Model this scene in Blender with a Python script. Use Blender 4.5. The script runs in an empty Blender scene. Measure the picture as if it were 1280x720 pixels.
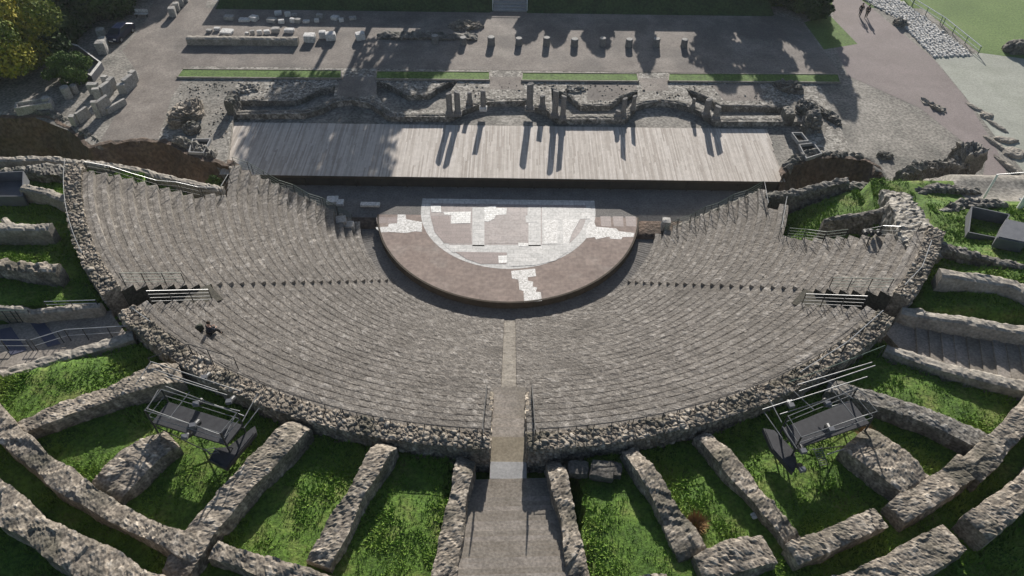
import bpy, math, random
import numpy as np
from mathutils import Vector, Matrix
from mathutils.geometry import tessellate_polygon
random.seed(7); RNG = np.random.default_rng(7)
PI = math.pi
S = bpy.context.scene
COL = S.collection

# ------------------------------------------------------------------ camera
F_PX, PIT, ROLL, YAW = 918.132, .79772, .0139, .00123
CAM = np.array([.40788, -56.66417, 46.72589])
FW = np.array([math.sin(YAW)*math.cos(PIT), math.cos(YAW)*math.cos(PIT), -math.sin(PIT)])
RT0 = np.array([math.cos(YAW), -math.sin(YAW), 0.]); UP0 = np.cross(RT0, FW)
RT = RT0*math.cos(ROLL)+UP0*math.sin(ROLL); UP = -RT0*math.sin(ROLL)+UP0*math.cos(ROLL)
cd = bpy.data.cameras.new("camera"); cam = bpy.data.objects.new("camera", cd); COL.objects.link(cam)
cd.sensor_width = 36; cd.lens = F_PX/1280*36; cd.clip_start = .5; cd.clip_end = 3000
M = Matrix(((RT[0], UP[0], -FW[0], CAM[0]), (RT[1], UP[1], -FW[1], CAM[1]), (RT[2], UP[2], -FW[2], CAM[2]), (0, 0, 0, 1)))
cam.matrix_world = M; S.camera = cam

def P(x, y, z):                      # survey: where a sight line of the photograph meets the level z
    d = FW+((x-640)/F_PX)*RT-((y-360)/F_PX)*UP
    return CAM+(z-CAM[2])/d[2]*d
def PY(x, y, Y):
    d = FW+((x-640)/F_PX)*RT-((y-360)/F_PX)*UP
    return CAM+(Y-CAM[1])/d[1]*d
def cone_z(r): return -.718+.665*(r-14.6)
def PC(x, y):                        # the same on the seating slope
    z = 5.
    for _ in range(50):
        a = P(x, y, z); z = .5*z+.5*cone_z(math.hypot(a[0], a[1]))
    return a

# ------------------------------------------------------------------ noise
def _h(ix, iy, iz, s):
    n = (ix*374761393+iy*668265263+iz*1274126177+s*362437) & 0xFFFFFFFF
    n = ((n ^ (n >> 13))*1274126177) & 0xFFFFFFFF
    n = ((n ^ (n >> 16))*2246822519) & 0xFFFFFFFF
    return ((n ^ (n >> 15)) & 0xFFFFFF)/16777216.
def vnoise(p, s=0):
    p = np.asarray(p, float); i = np.floor(p).astype(np.int64); f = p-i; f = f*f*(3-2*f); o = 0
    for dx in (0, 1):
        for dy in (0, 1):
            for dz in (0, 1):
                w = (f[..., 0] if dx else 1-f[..., 0])*(f[..., 1] if dy else 1-f[..., 1])*(f[..., 2] if dz else 1-f[..., 2])
                o = o+w*_h(i[..., 0]+dx, i[..., 1]+dy, i[..., 2]+dz, s)
    return o*2-1
def fbm(p, s=0, o=3):
    p = np.asarray(p, float); r = 0; a = 1.; t = 0
    for k in range(o): r = r+a*vnoise(p*2**k, s+k*17); t += a; a *= .5
    return r/t
def worley(p, s=0):
    p = np.asarray(p, float); i = np.floor(p).astype(np.int64)
    sh = p.shape[:-1]; f1 = np.full(sh, 9.); f2 = np.full(sh, 9.); c = np.zeros(sh)
    for dx in (-1, 0, 1):
        for dy in (-1, 0, 1):
            for dz in (-1, 0, 1):
                j0, j1, j2 = i[..., 0]+dx, i[..., 1]+dy, i[..., 2]+dz
                q = np.stack([j0+_h(j0, j1, j2, s+1), j1+_h(j0, j1, j2, s+2), j2+_h(j0, j1, j2, s+3)], -1)
                d = np.sqrt(((q-p)**2).sum(-1)); m = d < f1
                f2 = np.where(m, f1, np.minimum(f2, d)); c = np.where(m, _h(j0, j1, j2, s+4), c); f1 = np.where(m, d, f1)
    return f1, f2, c

# ------------------------------------------------------------------ materials
def mat(name, ramp, scale=1., detail=6, rough=.9, bump=.3, bscale=None, vor=0, vamt=.0, attr=0., speck=0., speckscale=8., patch=None, metal=0., stretch=None, bdist=.03, brick=None):
    m = bpy.data.materials.new(name); m.use_nodes = True; nt = m.node_tree; N = nt.nodes; L = nt.links
    b = N['Principled BSDF']; b.inputs['Roughness'].default_value = rough; b.inputs['Metallic'].default_value = metal
    b.inputs['Specular IOR Level'].default_value = .25
    g = N.new('ShaderNodeNewGeometry'); pos = g.outputs['Position']
    if stretch:
        mp = N.new('ShaderNodeMapping'); L.new(pos, mp.inputs['Vector']); mp.inputs['Scale'].default_value = stretch; pos = mp.outputs[0]
    no = N.new('ShaderNodeTexNoise'); no.inputs['Scale'].default_value = scale; no.inputs['Detail'].default_value = detail; no.inputs['Roughness'].default_value = .62
    L.new(pos, no.inputs['Vector'])
    fac = no.outputs['Fac']
    if vor:
        v = N.new('ShaderNodeTexVoronoi'); v.inputs['Scale'].default_value = vor; L.new(pos, v.inputs['Vector'])
        sx = N.new('ShaderNodeSeparateColor'); L.new(v.outputs['Color'], sx.inputs[0])
        mx = N.new('ShaderNodeMix'); mx.inputs[0].default_value = vamt; L.new(fac, mx.inputs[2]); L.new(sx.outputs[0], mx.inputs[3]); fac = mx.outputs[0]
    if attr:
        a = N.new('ShaderNodeAttribute'); a.attribute_name = 'stone'
        mx = N.new('ShaderNodeMix'); mx.inputs[0].default_value = attr; L.new(fac, mx.inputs[2]); L.new(a.outputs['Fac'], mx.inputs[3]); fac = mx.outputs[0]
    r = N.new('ShaderNodeValToRGB'); el = r.color_ramp.elements
    while len(el) < len(ramp): el.new(.5)
    for e, (p_, c_) in zip(el, ramp): e.position = p_; e.color = (*c_, 1)
    L.new(fac, r.inputs[0]); out = r.outputs[0]
    if patch:                        # broad stains: (colour, scale, low, high)
        n2 = N.new('ShaderNodeTexNoise'); n2.inputs['Scale'].default_value = patch[1]; n2.inputs['Detail'].default_value = 5; L.new(g.outputs['Position'], n2.inputs['Vector'])
        mr = N.new('ShaderNodeMapRange'); mr.inputs['From Min'].default_value = patch[2]; mr.inputs['From Max'].default_value = patch[3]; L.new(n2.outputs['Fac'], mr.inputs[0])
        mx = N.new('ShaderNodeMix'); mx.data_type = 'RGBA'; L.new(mr.outputs[0], mx.inputs[0]); L.new(out, mx.inputs[6]); mx.inputs[7].default_value = (*patch[0], 1); out = mx.outputs[2]
    if speck:
        n3 = N.new('ShaderNodeTexNoise'); n3.inputs['Scale'].default_value = speckscale; n3.inputs['Detail'].default_value = 3; L.new(g.outputs['Position'], n3.inputs['Vector'])
        mr = N.new('ShaderNodeMapRange'); mr.inputs['From Min'].default_value = .35; mr.inputs['From Max'].default_value = .65; mr.inputs['To Min'].default_value = 1-speck; mr.inputs['To Max'].default_value = 1+speck; L.new(n3.outputs['Fac'], mr.inputs[0])
        mx = N.new('ShaderNodeMix'); mx.data_type = 'RGBA'; mx.blend_type = 'MULTIPLY'; mx.inputs[0].default_value = 1; L.new(out, mx.inputs[6]); L.new(mr.outputs[0], mx.inputs[7]); out = mx.outputs[2]
    if brick:
        bt = N.new('ShaderNodeTexBrick'); bt.inputs['Scale'].default_value = 1.; bt.inputs['Brick Width'].default_value = brick[0]; bt.inputs['Row Height'].default_value = brick[1]; bt.inputs['Mortar Size'].default_value = .02
        bt.inputs['Color1'].default_value = (1.06, 1.05, 1.04, 1); bt.inputs['Color2'].default_value = (brick[2],)*3+(1,); bt.inputs['Mortar'].default_value = (brick[3],)*3+(1,); bt.inputs['Bias'].default_value = .1
        L.new(g.outputs['Position'], bt.inputs['Vector'])
        mx = N.new('ShaderNodeMix'); mx.data_type = 'RGBA'; mx.blend_type = 'MULTIPLY'; mx.inputs[0].default_value = 1; L.new(out, mx.inputs[6]); L.new(bt.outputs['Color'], mx.inputs[7]); out = mx.outputs[2]
    L.new(out, b.inputs['Base Color'])
    if bump:
        n4 = N.new('ShaderNodeTexNoise'); n4.inputs['Scale'].default_value = bscale or scale*6; n4.inputs['Detail'].default_value = 5; L.new(pos, n4.inputs['Vector'])
        bp = N.new('ShaderNodeBump'); bp.inputs['Strength'].default_value = bump; bp.inputs['Distance'].default_value = bdist; L.new(n4.outputs['Fac'], bp.inputs['Height']); L.new(bp.outputs[0], b.inputs['Normal'])
    return m
def G(v, t=0): return (v*(1+t), v, v*(1-t))
MT = dict(
 soil=mat('soil_grass', [(.3, (.04, .085, .014)), (.5, (.08, .145, .022)), (.68, (.14, .165, .045)), (.8, (.18, .15, .09))], .6, 8, bump=.6, bscale=9, speck=.35, speckscale=5, bdist=.08),
 gravel=mat('gravel', [(.3, (.16, .15, .135)), (.55, (.24, .225, .2)), (.75, (.32, .3, .27))], .35, 8, bump=.7, bscale=7, speck=.35, speckscale=3.5, patch=((.1, .1, .09), .25, .5, .75), bdist=.06),
 rubblegr=mat('rubble_gravel', [(.3, (.14, .13, .115)), (.5, (.23, .215, .19)), (.7, (.35, .33, .295))], 1.2, 8, bump=.5, bscale=5, vor=3.2, vamt=.5, speck=.4, speckscale=4, bdist=.1),
 pave=mat('pavement', [(.35, (.155, .136, .122)), (.5, (.2, .177, .158)), (.68, (.25, .225, .2))], .35, 10, bump=.25, bscale=12, speck=.2, speckscale=6, patch=((.135, .122, .112), .16, .48, .66)),
 path=mat('pink_path', [(.3, (.185, .158, .152)), (.7, (.25, .215, .208))], .3, 8, bump=.15, bscale=10, speck=.12, speckscale=7, patch=((.17, .15, .14), .15, .5, .75)),
 court=mat('pale_court', [(.3, (.26, .27, .235)), (.7, (.35, .36, .315))], .25, 8, bump=.2, bscale=9, speck=.12, speckscale=5, patch=((.24, .255, .21), .2, .5, .75)),
 lawn=mat('lawn', [(.3, (.085, .14, .04)), (.55, (.12, .185, .055)), (.75, (.16, .21, .08))], .12, 9, bump=.6, bscale=8, speck=.2, speckscale=4, bdist=.05),
 strip=mat('strip_grass', [(.3, (.06, .11, .02)), (.7, (.11, .18, .045))], .7, 8, bump=.6, bscale=9, speck=.3, speckscale=4, bdist=.05),
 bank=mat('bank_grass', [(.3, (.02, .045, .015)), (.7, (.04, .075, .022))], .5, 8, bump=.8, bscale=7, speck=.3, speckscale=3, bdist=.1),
 earth=mat('brown_earth', [(.25, (.05, .038, .029)), (.5, (.095, .07, .054)), (.75, (.16, .125, .1))], .5, 8, bump=1., bscale=4, speck=.3, speckscale=3, patch=((.15, .105, .078), .13, .47, .62), bdist=.15),
 seat=mat('seat_stone', [(.12, (.09, .082, .072)), (.36, (.168, .153, .136)), (.6, (.25, .23, .206)), (.9, (.42, .392, .358))], 2.6, 9, bump=.7, bscale=10, vor=7., vamt=.25, attr=.55, speck=.3, speckscale=12, patch=((.15, .136, .12), .3, .5, .75), bdist=.04),
 rubble=mat('rubble_stone', [(.06, (.05, .043, .036)), (.33, (.19, .164, .134)), (.6, (.33, .288, .236)), (.9, (.55, .5, .43))], 2.4, 9, bump=.5, bscale=9, attr=.55, speck=.4, speckscale=7, patch=((.11, .1, .078), .5, .5, .68), bdist=.05),
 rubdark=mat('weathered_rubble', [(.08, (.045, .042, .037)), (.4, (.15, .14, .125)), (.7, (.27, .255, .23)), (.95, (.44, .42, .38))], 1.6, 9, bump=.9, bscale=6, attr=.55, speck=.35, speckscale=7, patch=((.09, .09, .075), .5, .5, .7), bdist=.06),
 cap=mat('smooth_wall_stone', [(.25, (.17, .155, .135)), (.5, (.28, .255, .22)), (.8, (.4, .37, .32))], 1.3, 9, bump=.4, bscale=7, speck=.22, speckscale=6),
 step=mat('step_stone', [(.3, (.2, .178, .155)), (.7, (.3, .27, .24))], 1., 8, bump=.35, bscale=10, speck=.22, speckscale=7, patch=((.16, .145, .12), .4, .5, .75)),
 stepb=mat('step_stone_darker', [(.3, (.165, .145, .12)), (.7, (.245, .22, .19))], 1., 8, bump=.35, bscale=10, speck=.22, speckscale=7),
 passage_shade=mat('shade_toned_stone', [(.3, (.03, .03, .024)), (.7, (.07, .065, .052))], 2., 8, bump=.5, bscale=8, speck=.3),  # stone with the deep shade of the side passages put into its colour
 conc=mat('concrete', [(.3, (.25, .25, .25)), (.7, (.33, .33, .33))], .8, 8, bump=.15, bscale=10, speck=.1),
 tan=mat('tan_landing', [(.3, (.185, .16, .12)), (.7, (.26, .228, .175))], .8, 8, bump=.3, bscale=10, speck=.15),
 disc=mat('rose_stone', [(.3, (.22, .175, .155)), (.7, (.3, .245, .215))], .5, 8, bump=.15, bscale=12, speck=.14, speckscale=2.5, patch=((.33, .29, .26), .4, .55, .8), brick=(1.6, .8, .93, .86)),
 rim=mat('dark_kerb', [(.3, (.045, .038, .03)), (.7, (.08, .065, .05))], 1.5, 6, bump=.3),
 floor=mat('dark_floor', [(.3, (.12, .115, .11)), (.7, (.18, .17, .16))], .6, 8, bump=.3, bscale=9, speck=.2, speckscale=6),
 marA=mat('pale_marble', [(.3, (.42, .42, .41)), (.7, (.56, .555, .54))], 1.1, 9, rough=.6, bump=.1, speck=.16, speckscale=4, brick=(1.1, .55, .84, .6)),
 marB=mat('white_marble', [(.3, (.62, .62, .6)), (.7, (.78, .78, .76))], 1.5, 9, rough=.55, bump=.1, speck=.18, speckscale=5, brick=(.6, .3, .8, .5)),
 marC=mat('grey_pink_marble', [(.3, (.27, .235, .225)), (.7, (.35, .31, .3))], .8, 9, rough=.6, bump=.1, speck=.16, speckscale=4, brick=(1.2, .6, .86, .7)),
 marD=mat('mottled_marble', [(.25, (.36, .35, .33)), (.5, (.55, .54, .52)), (.7, (.7, .69, .67))], 3., 9, rough=.6, bump=.2, vor=9, vamt=.45),
 marE=mat('brown_marble', [(.3, (.21, .17, .16)), (.7, (.27, .22, .21))], .8, 8, rough=.6, bump=.1, speck=.12, brick=(.9, .45, .86, .7)),
 wood=mat('deck_wood', [(.1, (.26, .225, .195)), (.5, (.44, .4, .36)), (.9, (.58, .54, .5))], 1., 6, rough=.8, bump=.15, attr=.6, stretch=(7, .25, 1), speck=.06, speckscale=2),
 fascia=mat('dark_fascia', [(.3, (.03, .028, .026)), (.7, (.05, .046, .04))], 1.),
 dark=mat('dark_metal', [(.3, (.03, .032, .035)), (.7, (.05, .052, .055))], 2., rough=.5, bump=.0, metal=.3),
 steel=mat('dull_steel', [(.3, (.13, .135, .14)), (.7, (.24, .245, .25))], 3., rough=.5, bump=.0, metal=.4),
 galv=mat('galvanised_steel', [(.3, (.3, .31, .32)), (.7, (.42, .43, .44))], 3., rough=.42, bump=.0, metal=.45),
 green=mat('green_metal', [(.3, (.07, .11, .085)), (.7, (.13, .17, .14))], 2., rough=.5, bump=0),
 grate=mat('deck_plate', [(.3, (.028, .029, .034)), (.7, (.05, .052, .058))], 4., rough=.6, bump=.2),
 panel=mat('grey_panel', [(.3, (.1, .105, .12)), (.7, (.15, .155, .17))], 1.5, rough=.55, bump=.05),
 bluep=mat('blue_grey_panel', [(.3, (.06, .065, .1)), (.7, (.085, .09, .13))], 1., rough=.6, bump=.05),
 white=mat('weathered_white_stone', [(.2, (.36, .355, .34)), (.5, (.55, .54, .52)), (.8, (.7, .69, .67))], 3., 8, bump=.5, bscale=12, speck=.2, speckscale=7),
 stele=mat('lettered_stone', [(.2, (.2, .195, .185)), (.5, (.33, .32, .3)), (.8, (.47, .455, .43))], 4., 9, bump=.6, bscale=14, speck=.2, speckscale=9),
 column=mat('column_stone', [(.2, (.13, .125, .12)), (.8, (.25, .24, .23))], 3., 9, bump=.5, bscale=12, speck=.2),
 bark=mat('bark', [(.3, (.05, .035, .025)), (.7, (.1, .075, .055))], 5., bump=.8),
 leafD=mat('dark_leaves', [(.2, (.014, .03, .01)), (.5, (.03, .06, .016)), (.8, (.06, .1, .025))], .8, 4, bump=0, attr=.6),
 leafG=mat('green_leaves', [(.2, (.03, .06, .012)), (.5, (.06, .11, .02)), (.8, (.12, .18, .04))], .8, 4, bump=0, attr=.6),
 leafY=mat('yellowing_leaves', [(.2, (.04, .07, .012)), (.42, (.11, .15, .02)), (.58, (.26, .26, .03)), (.85, (.42, .31, .04))], .35, 4, bump=0, attr=.35),
 grass=mat('grass_blades', [(.2, (.05, .11, .014)), (.48, (.115, .215, .028)), (.7, (.19, .28, .05)), (.92, (.35, .34, .13))], .5, 5, bump=0, attr=.4),
 dry=mat('dry_weed', [(.3, (.2, .12, .05)), (.7, (.32, .2, .09))], 4., bump=0),
 navy=mat('navy_cloth', [(.3, (.012, .016, .028)), (.7, (.02, .026, .042))], 6., bump=.1),
 black=mat('black_cloth', [(.3, (.01, .01, .011)), (.7, (.018, .018, .02))], 6., bump=.1),
 skin=mat('skin', [(.3, (.42, .26, .19)), (.7, (.5, .32, .24))], 6., bump=0, rough=.6),
 hair=mat('brown_hair', [(.3, (.03, .02, .012)), (.7, (.06, .04, .025))], 9., bump=.3),
 bag=mat('olive_bag', [(.3, (.03, .035, .025)), (.7, (.05, .055, .04))], 6., bump=.2),
 carp=mat('dark_blue_paint', [(.3, (.01, .016, .04)), (.7, (.012, .02, .05))], 1., rough=.25, bump=0),
 glass=mat('dark_glass', [(.3, (.02, .025, .03)), (.7, (.025, .03, .035))], 1., rough=.1, bump=0),
 rubber=mat('rubber', [(.3, (.02, .02, .02)), (.7, (.03, .03, .03))], 3., bump=.1),
 lamp=mat('lamp_glass', [(.3, (.6, .62, .65)), (.7, (.75, .76, .78))], 2., rough=.3, bump=0),
 whitepaint=mat('white_paint', [(.3, (.68, .68, .66)), (.7, (.8, .8, .78))], 2., bump=.05, rough=.6),
)

# ------------------------------------------------------------------ object helpers
def tag(o, label=None, cat=None, group=None, kind=None):
    if label: o['label'] = label
    if cat: o['category'] = cat
    if group: o['group'] = group
    if kind: o['kind'] = kind
    return o
def empty(name, loc, label, cat, group=None, rz=0):
    o = bpy.data.objects.new(name, None); COL.objects.link(o); o.location = [float(v) for v in loc]; o.rotation_euler = (0, 0, rz); o.empty_display_size = .2
    return tag(o, label, cat, group)
def mesh(name, V, Fc, m, parent=None, smooth=False, stone=None, mats=None, fm=None, world=True):
    me = bpy.data.meshes.new(name)
    V = np.asarray(V, float)
    me.from_pydata(V.tolist(), [], Fc if isinstance(Fc, list) else Fc.tolist())
    if mats:
        for q in mats: me.materials.append(MT[q])
        me.polygons.foreach_set('material_index', np.asarray(fm, np.int32))
    else: me.materials.append(MT[m])
    if smooth: me.polygons.foreach_set('use_smooth', [True]*len(me.polygons))
    if stone is not None:
        a = me.attributes.new('stone', 'FLOAT', 'POINT'); a.data.foreach_set('value', np.asarray(stone, np.float32).ravel())
    me.update()
    o = bpy.data.objects.new(name, me); COL.objects.link(o)
    if parent is not None:
        o.parent = parent
        if world: o.matrix_parent_inverse = parent_inv(parent)
    return o
def parent_inv(p):
    M_ = Matrix.Identity(4); q = p; ch = []
    while q is not None: ch.append(q); q = q.parent
    for q in reversed(ch): M_ = M_ @ q.matrix_parent_inverse @ (Matrix.Translation(q.location) @ q.rotation_euler.to_matrix().to_4x4() @ Matrix.Diagonal((*q.scale, 1)))
    return M_.inverted()
def copy_tree(o, parent=None):
    c = o.copy(); COL.objects.link(c); c.parent = parent
    for ch in [k for k in COL.objects if k.parent == o]: copy_tree(ch, c)
    return c
class MB:
    def __init__(s): s.v = []; s.f = []
    def add(s, V, Fc):
        n = len(s.v); s.v += [tuple(map(float, q)) for q in V]; s.f += [tuple(int(i)+n for i in f) for f in Fc]; return s
    def box(s, c, d, rz=0, tilt=0, jit=0, ax=None):
        c = np.asarray(c, float); h = np.asarray(d, float)/2
        R = Matrix.Rotation(rz, 3, 'Z') @ Matrix.Rotation(tilt, 3, 'X')
        V = []
        for sx in (-1, 1):
            for sy in (-1, 1):
                for sz in (-1, 1):
                    q = R @ Vector((sx*h[0], sy*h[1], sz*h[2]))
                    V.append([c[i]+q[i]+(random.uniform(-jit, jit) if jit else 0) for i in range(3)])
        return s.add(V, [(0, 1, 3, 2), (4, 6, 7, 5), (0, 4, 5, 1), (2, 3, 7, 6), (0, 2, 6, 4), (1, 5, 7, 3)])
    def tube(s, a, b, r, n=6, r2=None):
        a = Vector(a); b = Vector(b); d = b-a; r2 = r if r2 is None else r2
        if d.length < 1e-5: return s
        q = d.to_track_quat('Z', 'Y'); V = []
        for k in range(n):
            t = 2*PI*k/n; w = q @ Vector((math.cos(t), math.sin(t), 0)); V += [a+w*r, b+w*r2]
        Fc = [(2*k, 2*((k+1) % n), 2*((k+1) % n)+1, 2*k+1) for k in range(n)]
        Fc += [tuple(2*k for k in range(n))[::-1], tuple(2*k+1 for k in range(n))]
        return s.add(V, Fc)
    def prism(s, poly, z0, z1):
        poly = [tuple(q[:2]) for q in poly]; n = len(poly)
        tri = tessellate_polygon([[Vector((x, y, 0)) for x, y in poly]])
        V = [(x, y, z0) for x, y in poly]+[(x, y, z1) for x, y in poly]
        A = sum(poly[i][0]*poly[(i+1) % n][1]-poly[(i+1) % n][0]*poly[i][1] for i in range(n)) > 0
        Fc = []
        for t in tri:
            (x0, y0), (x1, y1), (x2, y2) = [poly[i] for i in t]
            t = tuple(t) if (x1-x0)*(y2-y0)-(x2-x0)*(y1-y0) > 0 else tuple(t)[::-1]
            Fc.append(tuple(i+n for i in t))
            if z0 < z1-.02: Fc.append(t[::-1])
        if z0 < z1:
            for i in range(n):
                j = (i+1) % n; Fc.append((i, j, j+n, i+n) if A else (j, i, i+n, j+n))
        return s.add(V, Fc)
    def lathe(s, c, prof, n=14, sx=1, sy=1):
        m = len(prof); V = []
        for r, z in prof:
            for k in range(n): V.append((c[0]+r*sx*math.cos(2*PI*k/n), c[1]+r*sy*math.sin(2*PI*k/n), c[2]+z))
        Fc = [(i*n+k, i*n+(k+1) % n, (i+1)*n+(k+1) % n, (i+1)*n+k) for i in range(m-1) for k in range(n)]
        Fc += [tuple(range(n))[::-1], tuple((m-1)*n+k for k in range(n))]
        return s.add(V, Fc)
    def build(s, name, m, parent=None, smooth=False, world=True, bevel=0):
        o = mesh(name, s.v, s.f, m, parent, smooth, world=world)
        if bevel: b = o.modifiers.new('b', 'BEVEL'); b.width = bevel; b.segments = 2; b.limit_method = 'ANGLE'
        return o
def struct(o): o['kind'] = 'structure'; return o
def blob_rock(c, d, rz=0, seed=0, sub=2, rough=.25, square=.5):
    # a squared-off, chipped stone
    n = 4+sub*2; u = np.linspace(-1, 1, n)
    V = []; Fc = []
    for ax in range(3):
        for sg in (-1, 1):
            a, b = np.meshgrid(u, u, indexing='ij'); q = np.zeros((n, n, 3)); q[..., ax] = sg; q[..., (ax+1) % 3] = a; q[..., (ax+2) % 3] = b
            k = len(V)*n*n if False else sum(len(x) for x in V); V.append(q.reshape(-1, 3))
            for i in range(n-1):
                for j in range(n-1):
                    f = (k+i*n+j, k+(i+1)*n+j, k+(i+1)*n+j+1, k+i*n+j+1); Fc.append(f if sg > 0 else f[::-1])
    V = np.concatenate(V); L = np.linalg.norm(V, axis=1, keepdims=True); V = V*(1-square)+V/L*square*1.12
    V = V*(1+rough*fbm(V*1.4+seed*7.3, 5, 3)[:, None])
    V = V*np.asarray(d)/2; R = np.array(Matrix.Rotation(rz, 3, 'Z')); return V@R.T+np.asarray(c), Fc

def rubble_wall(name, label, cat, path, base, m='rubble', group=None, seed=0, ds=.17, amp=.1, cell=.34, erode=.18, parent=None, sidestep=.3, round_=.1):
    # path: (x, y, top z, width); a solid wall of laid rubble with an uneven top
    path = np.asarray(path, float); seg = np.hypot(*(path[1:, :2]-path[:-1, :2]).T); t = np.concatenate([[0], np.cumsum(seg)])
    n = max(4, int(t[-1]/ds)); s = np.linspace(0, t[-1], n); Q = np.stack([np.interp(s, t, path[:, k]) for k in range(4)], -1)
    b = np.full(n, float(base)) if np.isscalar(base) else np.interp(s, t, base)
    T = np.gradient(Q[:, :2], axis=0); T /= np.linalg.norm(T, axis=1, keepdims=True); Nn = np.stack([-T[:, 1], T[:, 0]], -1)
    Q[:, 3] *= 1+.22*vnoise(np.stack([Q[:, 0]*.55, Q[:, 1]*.55, 0*s], -1), seed+31)*(erode > .08)
    Q[:, 2] -= (erode > .08)*.28*np.exp(-np.minimum(s, t[-1]-s)/.45)
    w = Q[:, 3].mean(); m_ = max(4, int(w/ds)+1); h = float((Q[:, 2]-b).max()); k = max(3, int(h/sidestep)+1)
    us = np.concatenate([np.full(k, -.5), np.linspace(-.5, .5, m_)[1:-1] if m_ > 2 else [], np.full(k, .5)])
    vs = np.concatenate([np.linspace(0, 1, k), np.ones(max(0, m_-2)), np.linspace(1, 0, k)])
    U, Vv = us[None, :], vs[None, :]
    edge = 1-np.clip((1-np.abs(U)*2)*w/.35, 0, 1)
    X = Q[:, 0:1]+Nn[:, 0:1]*U*Q[:, 3:4]; Y = Q[:, 1:2]+Nn[:, 1:2]*U*Q[:, 3:4]
    top = Q[:, 2:3]-edge*round_*(Vv > .99); Z = b[:, None]+(top-b[:, None])*Vv
    V = np.stack([X, Y, Z], -1)
    f1, f2, c = worley(V/cell*np.array([1, 1, 1.3]), seed)
    bulge = np.clip((f2-f1)*3.5, 0, 1)
    lo = fbm(V*.9, seed+5, 3); lo2 = fbm(V[..., :]*np.array([.35, .35, 0]), seed+9, 2)
    e = (c-.5)*amp*1.3+(bulge-.5)*amp
    istop = (Vv > .99)*1.
    blk = np.round(lo2*3)/3.
    V[..., 2] += istop*(e+lo*erode+blk*erode*1.6)*(h > .3)
    side = np.where(np.abs(U) > .49, np.sign(U), U*.6)
    off = side*(e*.9+lo*erode*.8)
    V[..., 0] += Nn[:, 0:1]*off; V[..., 1] += Nn[:, 1:2]*off
    M_ = V.shape[1]; idx = np.arange(n*M_).reshape(n, M_)
    Fq = np.stack([idx[:-1, :-1], idx[:-1, 1:], idx[1:, 1:], idx[1:, :-1]], -1).reshape(-1, 4).tolist()
    Fq = [f[::-1] for f in Fq]
    Fq.append(idx[0].tolist()); Fq.append(idx[-1].tolist()[::-1])
    pit = np.clip(worley(V*.9+7, seed+3)[2]*1.0-.86, 0, 1)*3
    st = np.clip(.12+.85*c*bulge-pit, 0, 1)
    o = mesh(name, V.reshape(-1, 3), Fq, m, parent, stone=st)
    if label: tag(o, label, cat, group)
    return o
def wpx(pts, z=None):                # wall path from surveyed points: (px, py, z, width)
    out = []
    for q in pts: a = P(q[0], q[1], q[2]); out.append((a[0], a[1], q[2], q[3]))
    return out
def slab(name, polys, z0, z1, m, label=None, cat=None, kind=None, parent=None, group=None):
    b = MB()
    for p_ in polys: b.prism(p_, z0, z1)
    o = b.build(name, m, parent)
    if kind: o['kind'] = kind
    return tag(o, label, cat, group)
def px(pts, z): return [tuple(P(x, y, z)[:2]) for x, y in pts]

# ------------------------------------------------------------------ sky and sun
SUN_EL, SUN_AZ = math.radians(20.5), math.radians(4.6)     # azimuth from +Y towards +X
w = bpy.data.worlds.new("World"); S.world = w; w.use_nodes = True; nt = w.node_tree
bg = nt.nodes['Background']; sk = nt.nodes.new('ShaderNodeTexSky'); sk.sky_type = 'NISHITA'; sk.sun_disc = False
sk.sun_elevation = SUN_EL; sk.sun_rotation = SUN_AZ; sk.air_density = 1.; sk.dust_density = 1.2
nt.links.new(sk.outputs[0], bg.inputs[0]); bg.inputs[1].default_value = .062
sl = bpy.data.lights.new('sun', 'SUN'); so = bpy.data.objects.new('sun', sl); COL.objects.link(so)
sl.energy = 5.0; sl.angle = math.radians(.53); sl.color = (1., .94, .86)
sd = Vector((math.sin(SUN_AZ)*math.cos(SUN_EL), math.cos(SUN_AZ)*math.cos(SUN_EL), math.sin(SUN_EL)))
so.rotation_euler = (-sd).to_track_quat('-Z', 'Y').to_euler(); so.location = (0, 60, 60)
S.view_settings.view_transform = 'Standard'; S.view_settings.look = 'None'; S.view_settings.exposure = .72; S.view_settings.gamma = 1
S.render.engine = 'CYCLES'

# ------------------------------------------------------------------ terrain
T0 = 1.75
CL_L = np.array([(-600, 12), (-60, 12), (-54.5, 12.3), (-50.6, 12.4), (-48.2, 10.9), (-45.6, 8.8), (-43.2, 6.6), (-42.2, 7.7), (-36.5, 8.2), (-33.8, 6.5), (-29, 4.1), (-26.5, 3.6)])
CL_R = np.array([(26.5, 3.3), (29., 5.4), (31.2, 6.8), (36.9, 6.4), (37.8, 3.5), (38.4, -1)])
def sm(a, b, x): t = np.clip((x-a)/(b-a), 0, 1); return t*t*(3-2*t)
STAIR_L = [P(-60, 408, 10.8), P(140, 390, 10.8), P(175, 370, 10.8), P(178, 392, 10.8), P(168, 424, 12.1), P(90, 446, 12.1), P(-60, 494, 12.1)]
STAIR_R = [P(1080, 392, 10.6), P(1180, 402, 10.8), P(1420, 420, 11.5), P(1300, 488, 13.2), P(1195, 464, 12.6), P(1108, 438, 12.), P(1085, 410, 10.6)]
def inpoly(x, y, poly):
    c = np.zeros(x.shape, bool); n = len(poly); j = n-1
    for i in range(n):
        xi, yi = poly[i][:2]; xj, yj = poly[j][:2]
        m = ((yi > y) != (yj > y)) & (x < (xj-xi)*(y-yi)/(yj-yi+1e-12)+xi); c ^= m; j = i
    return c
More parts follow.
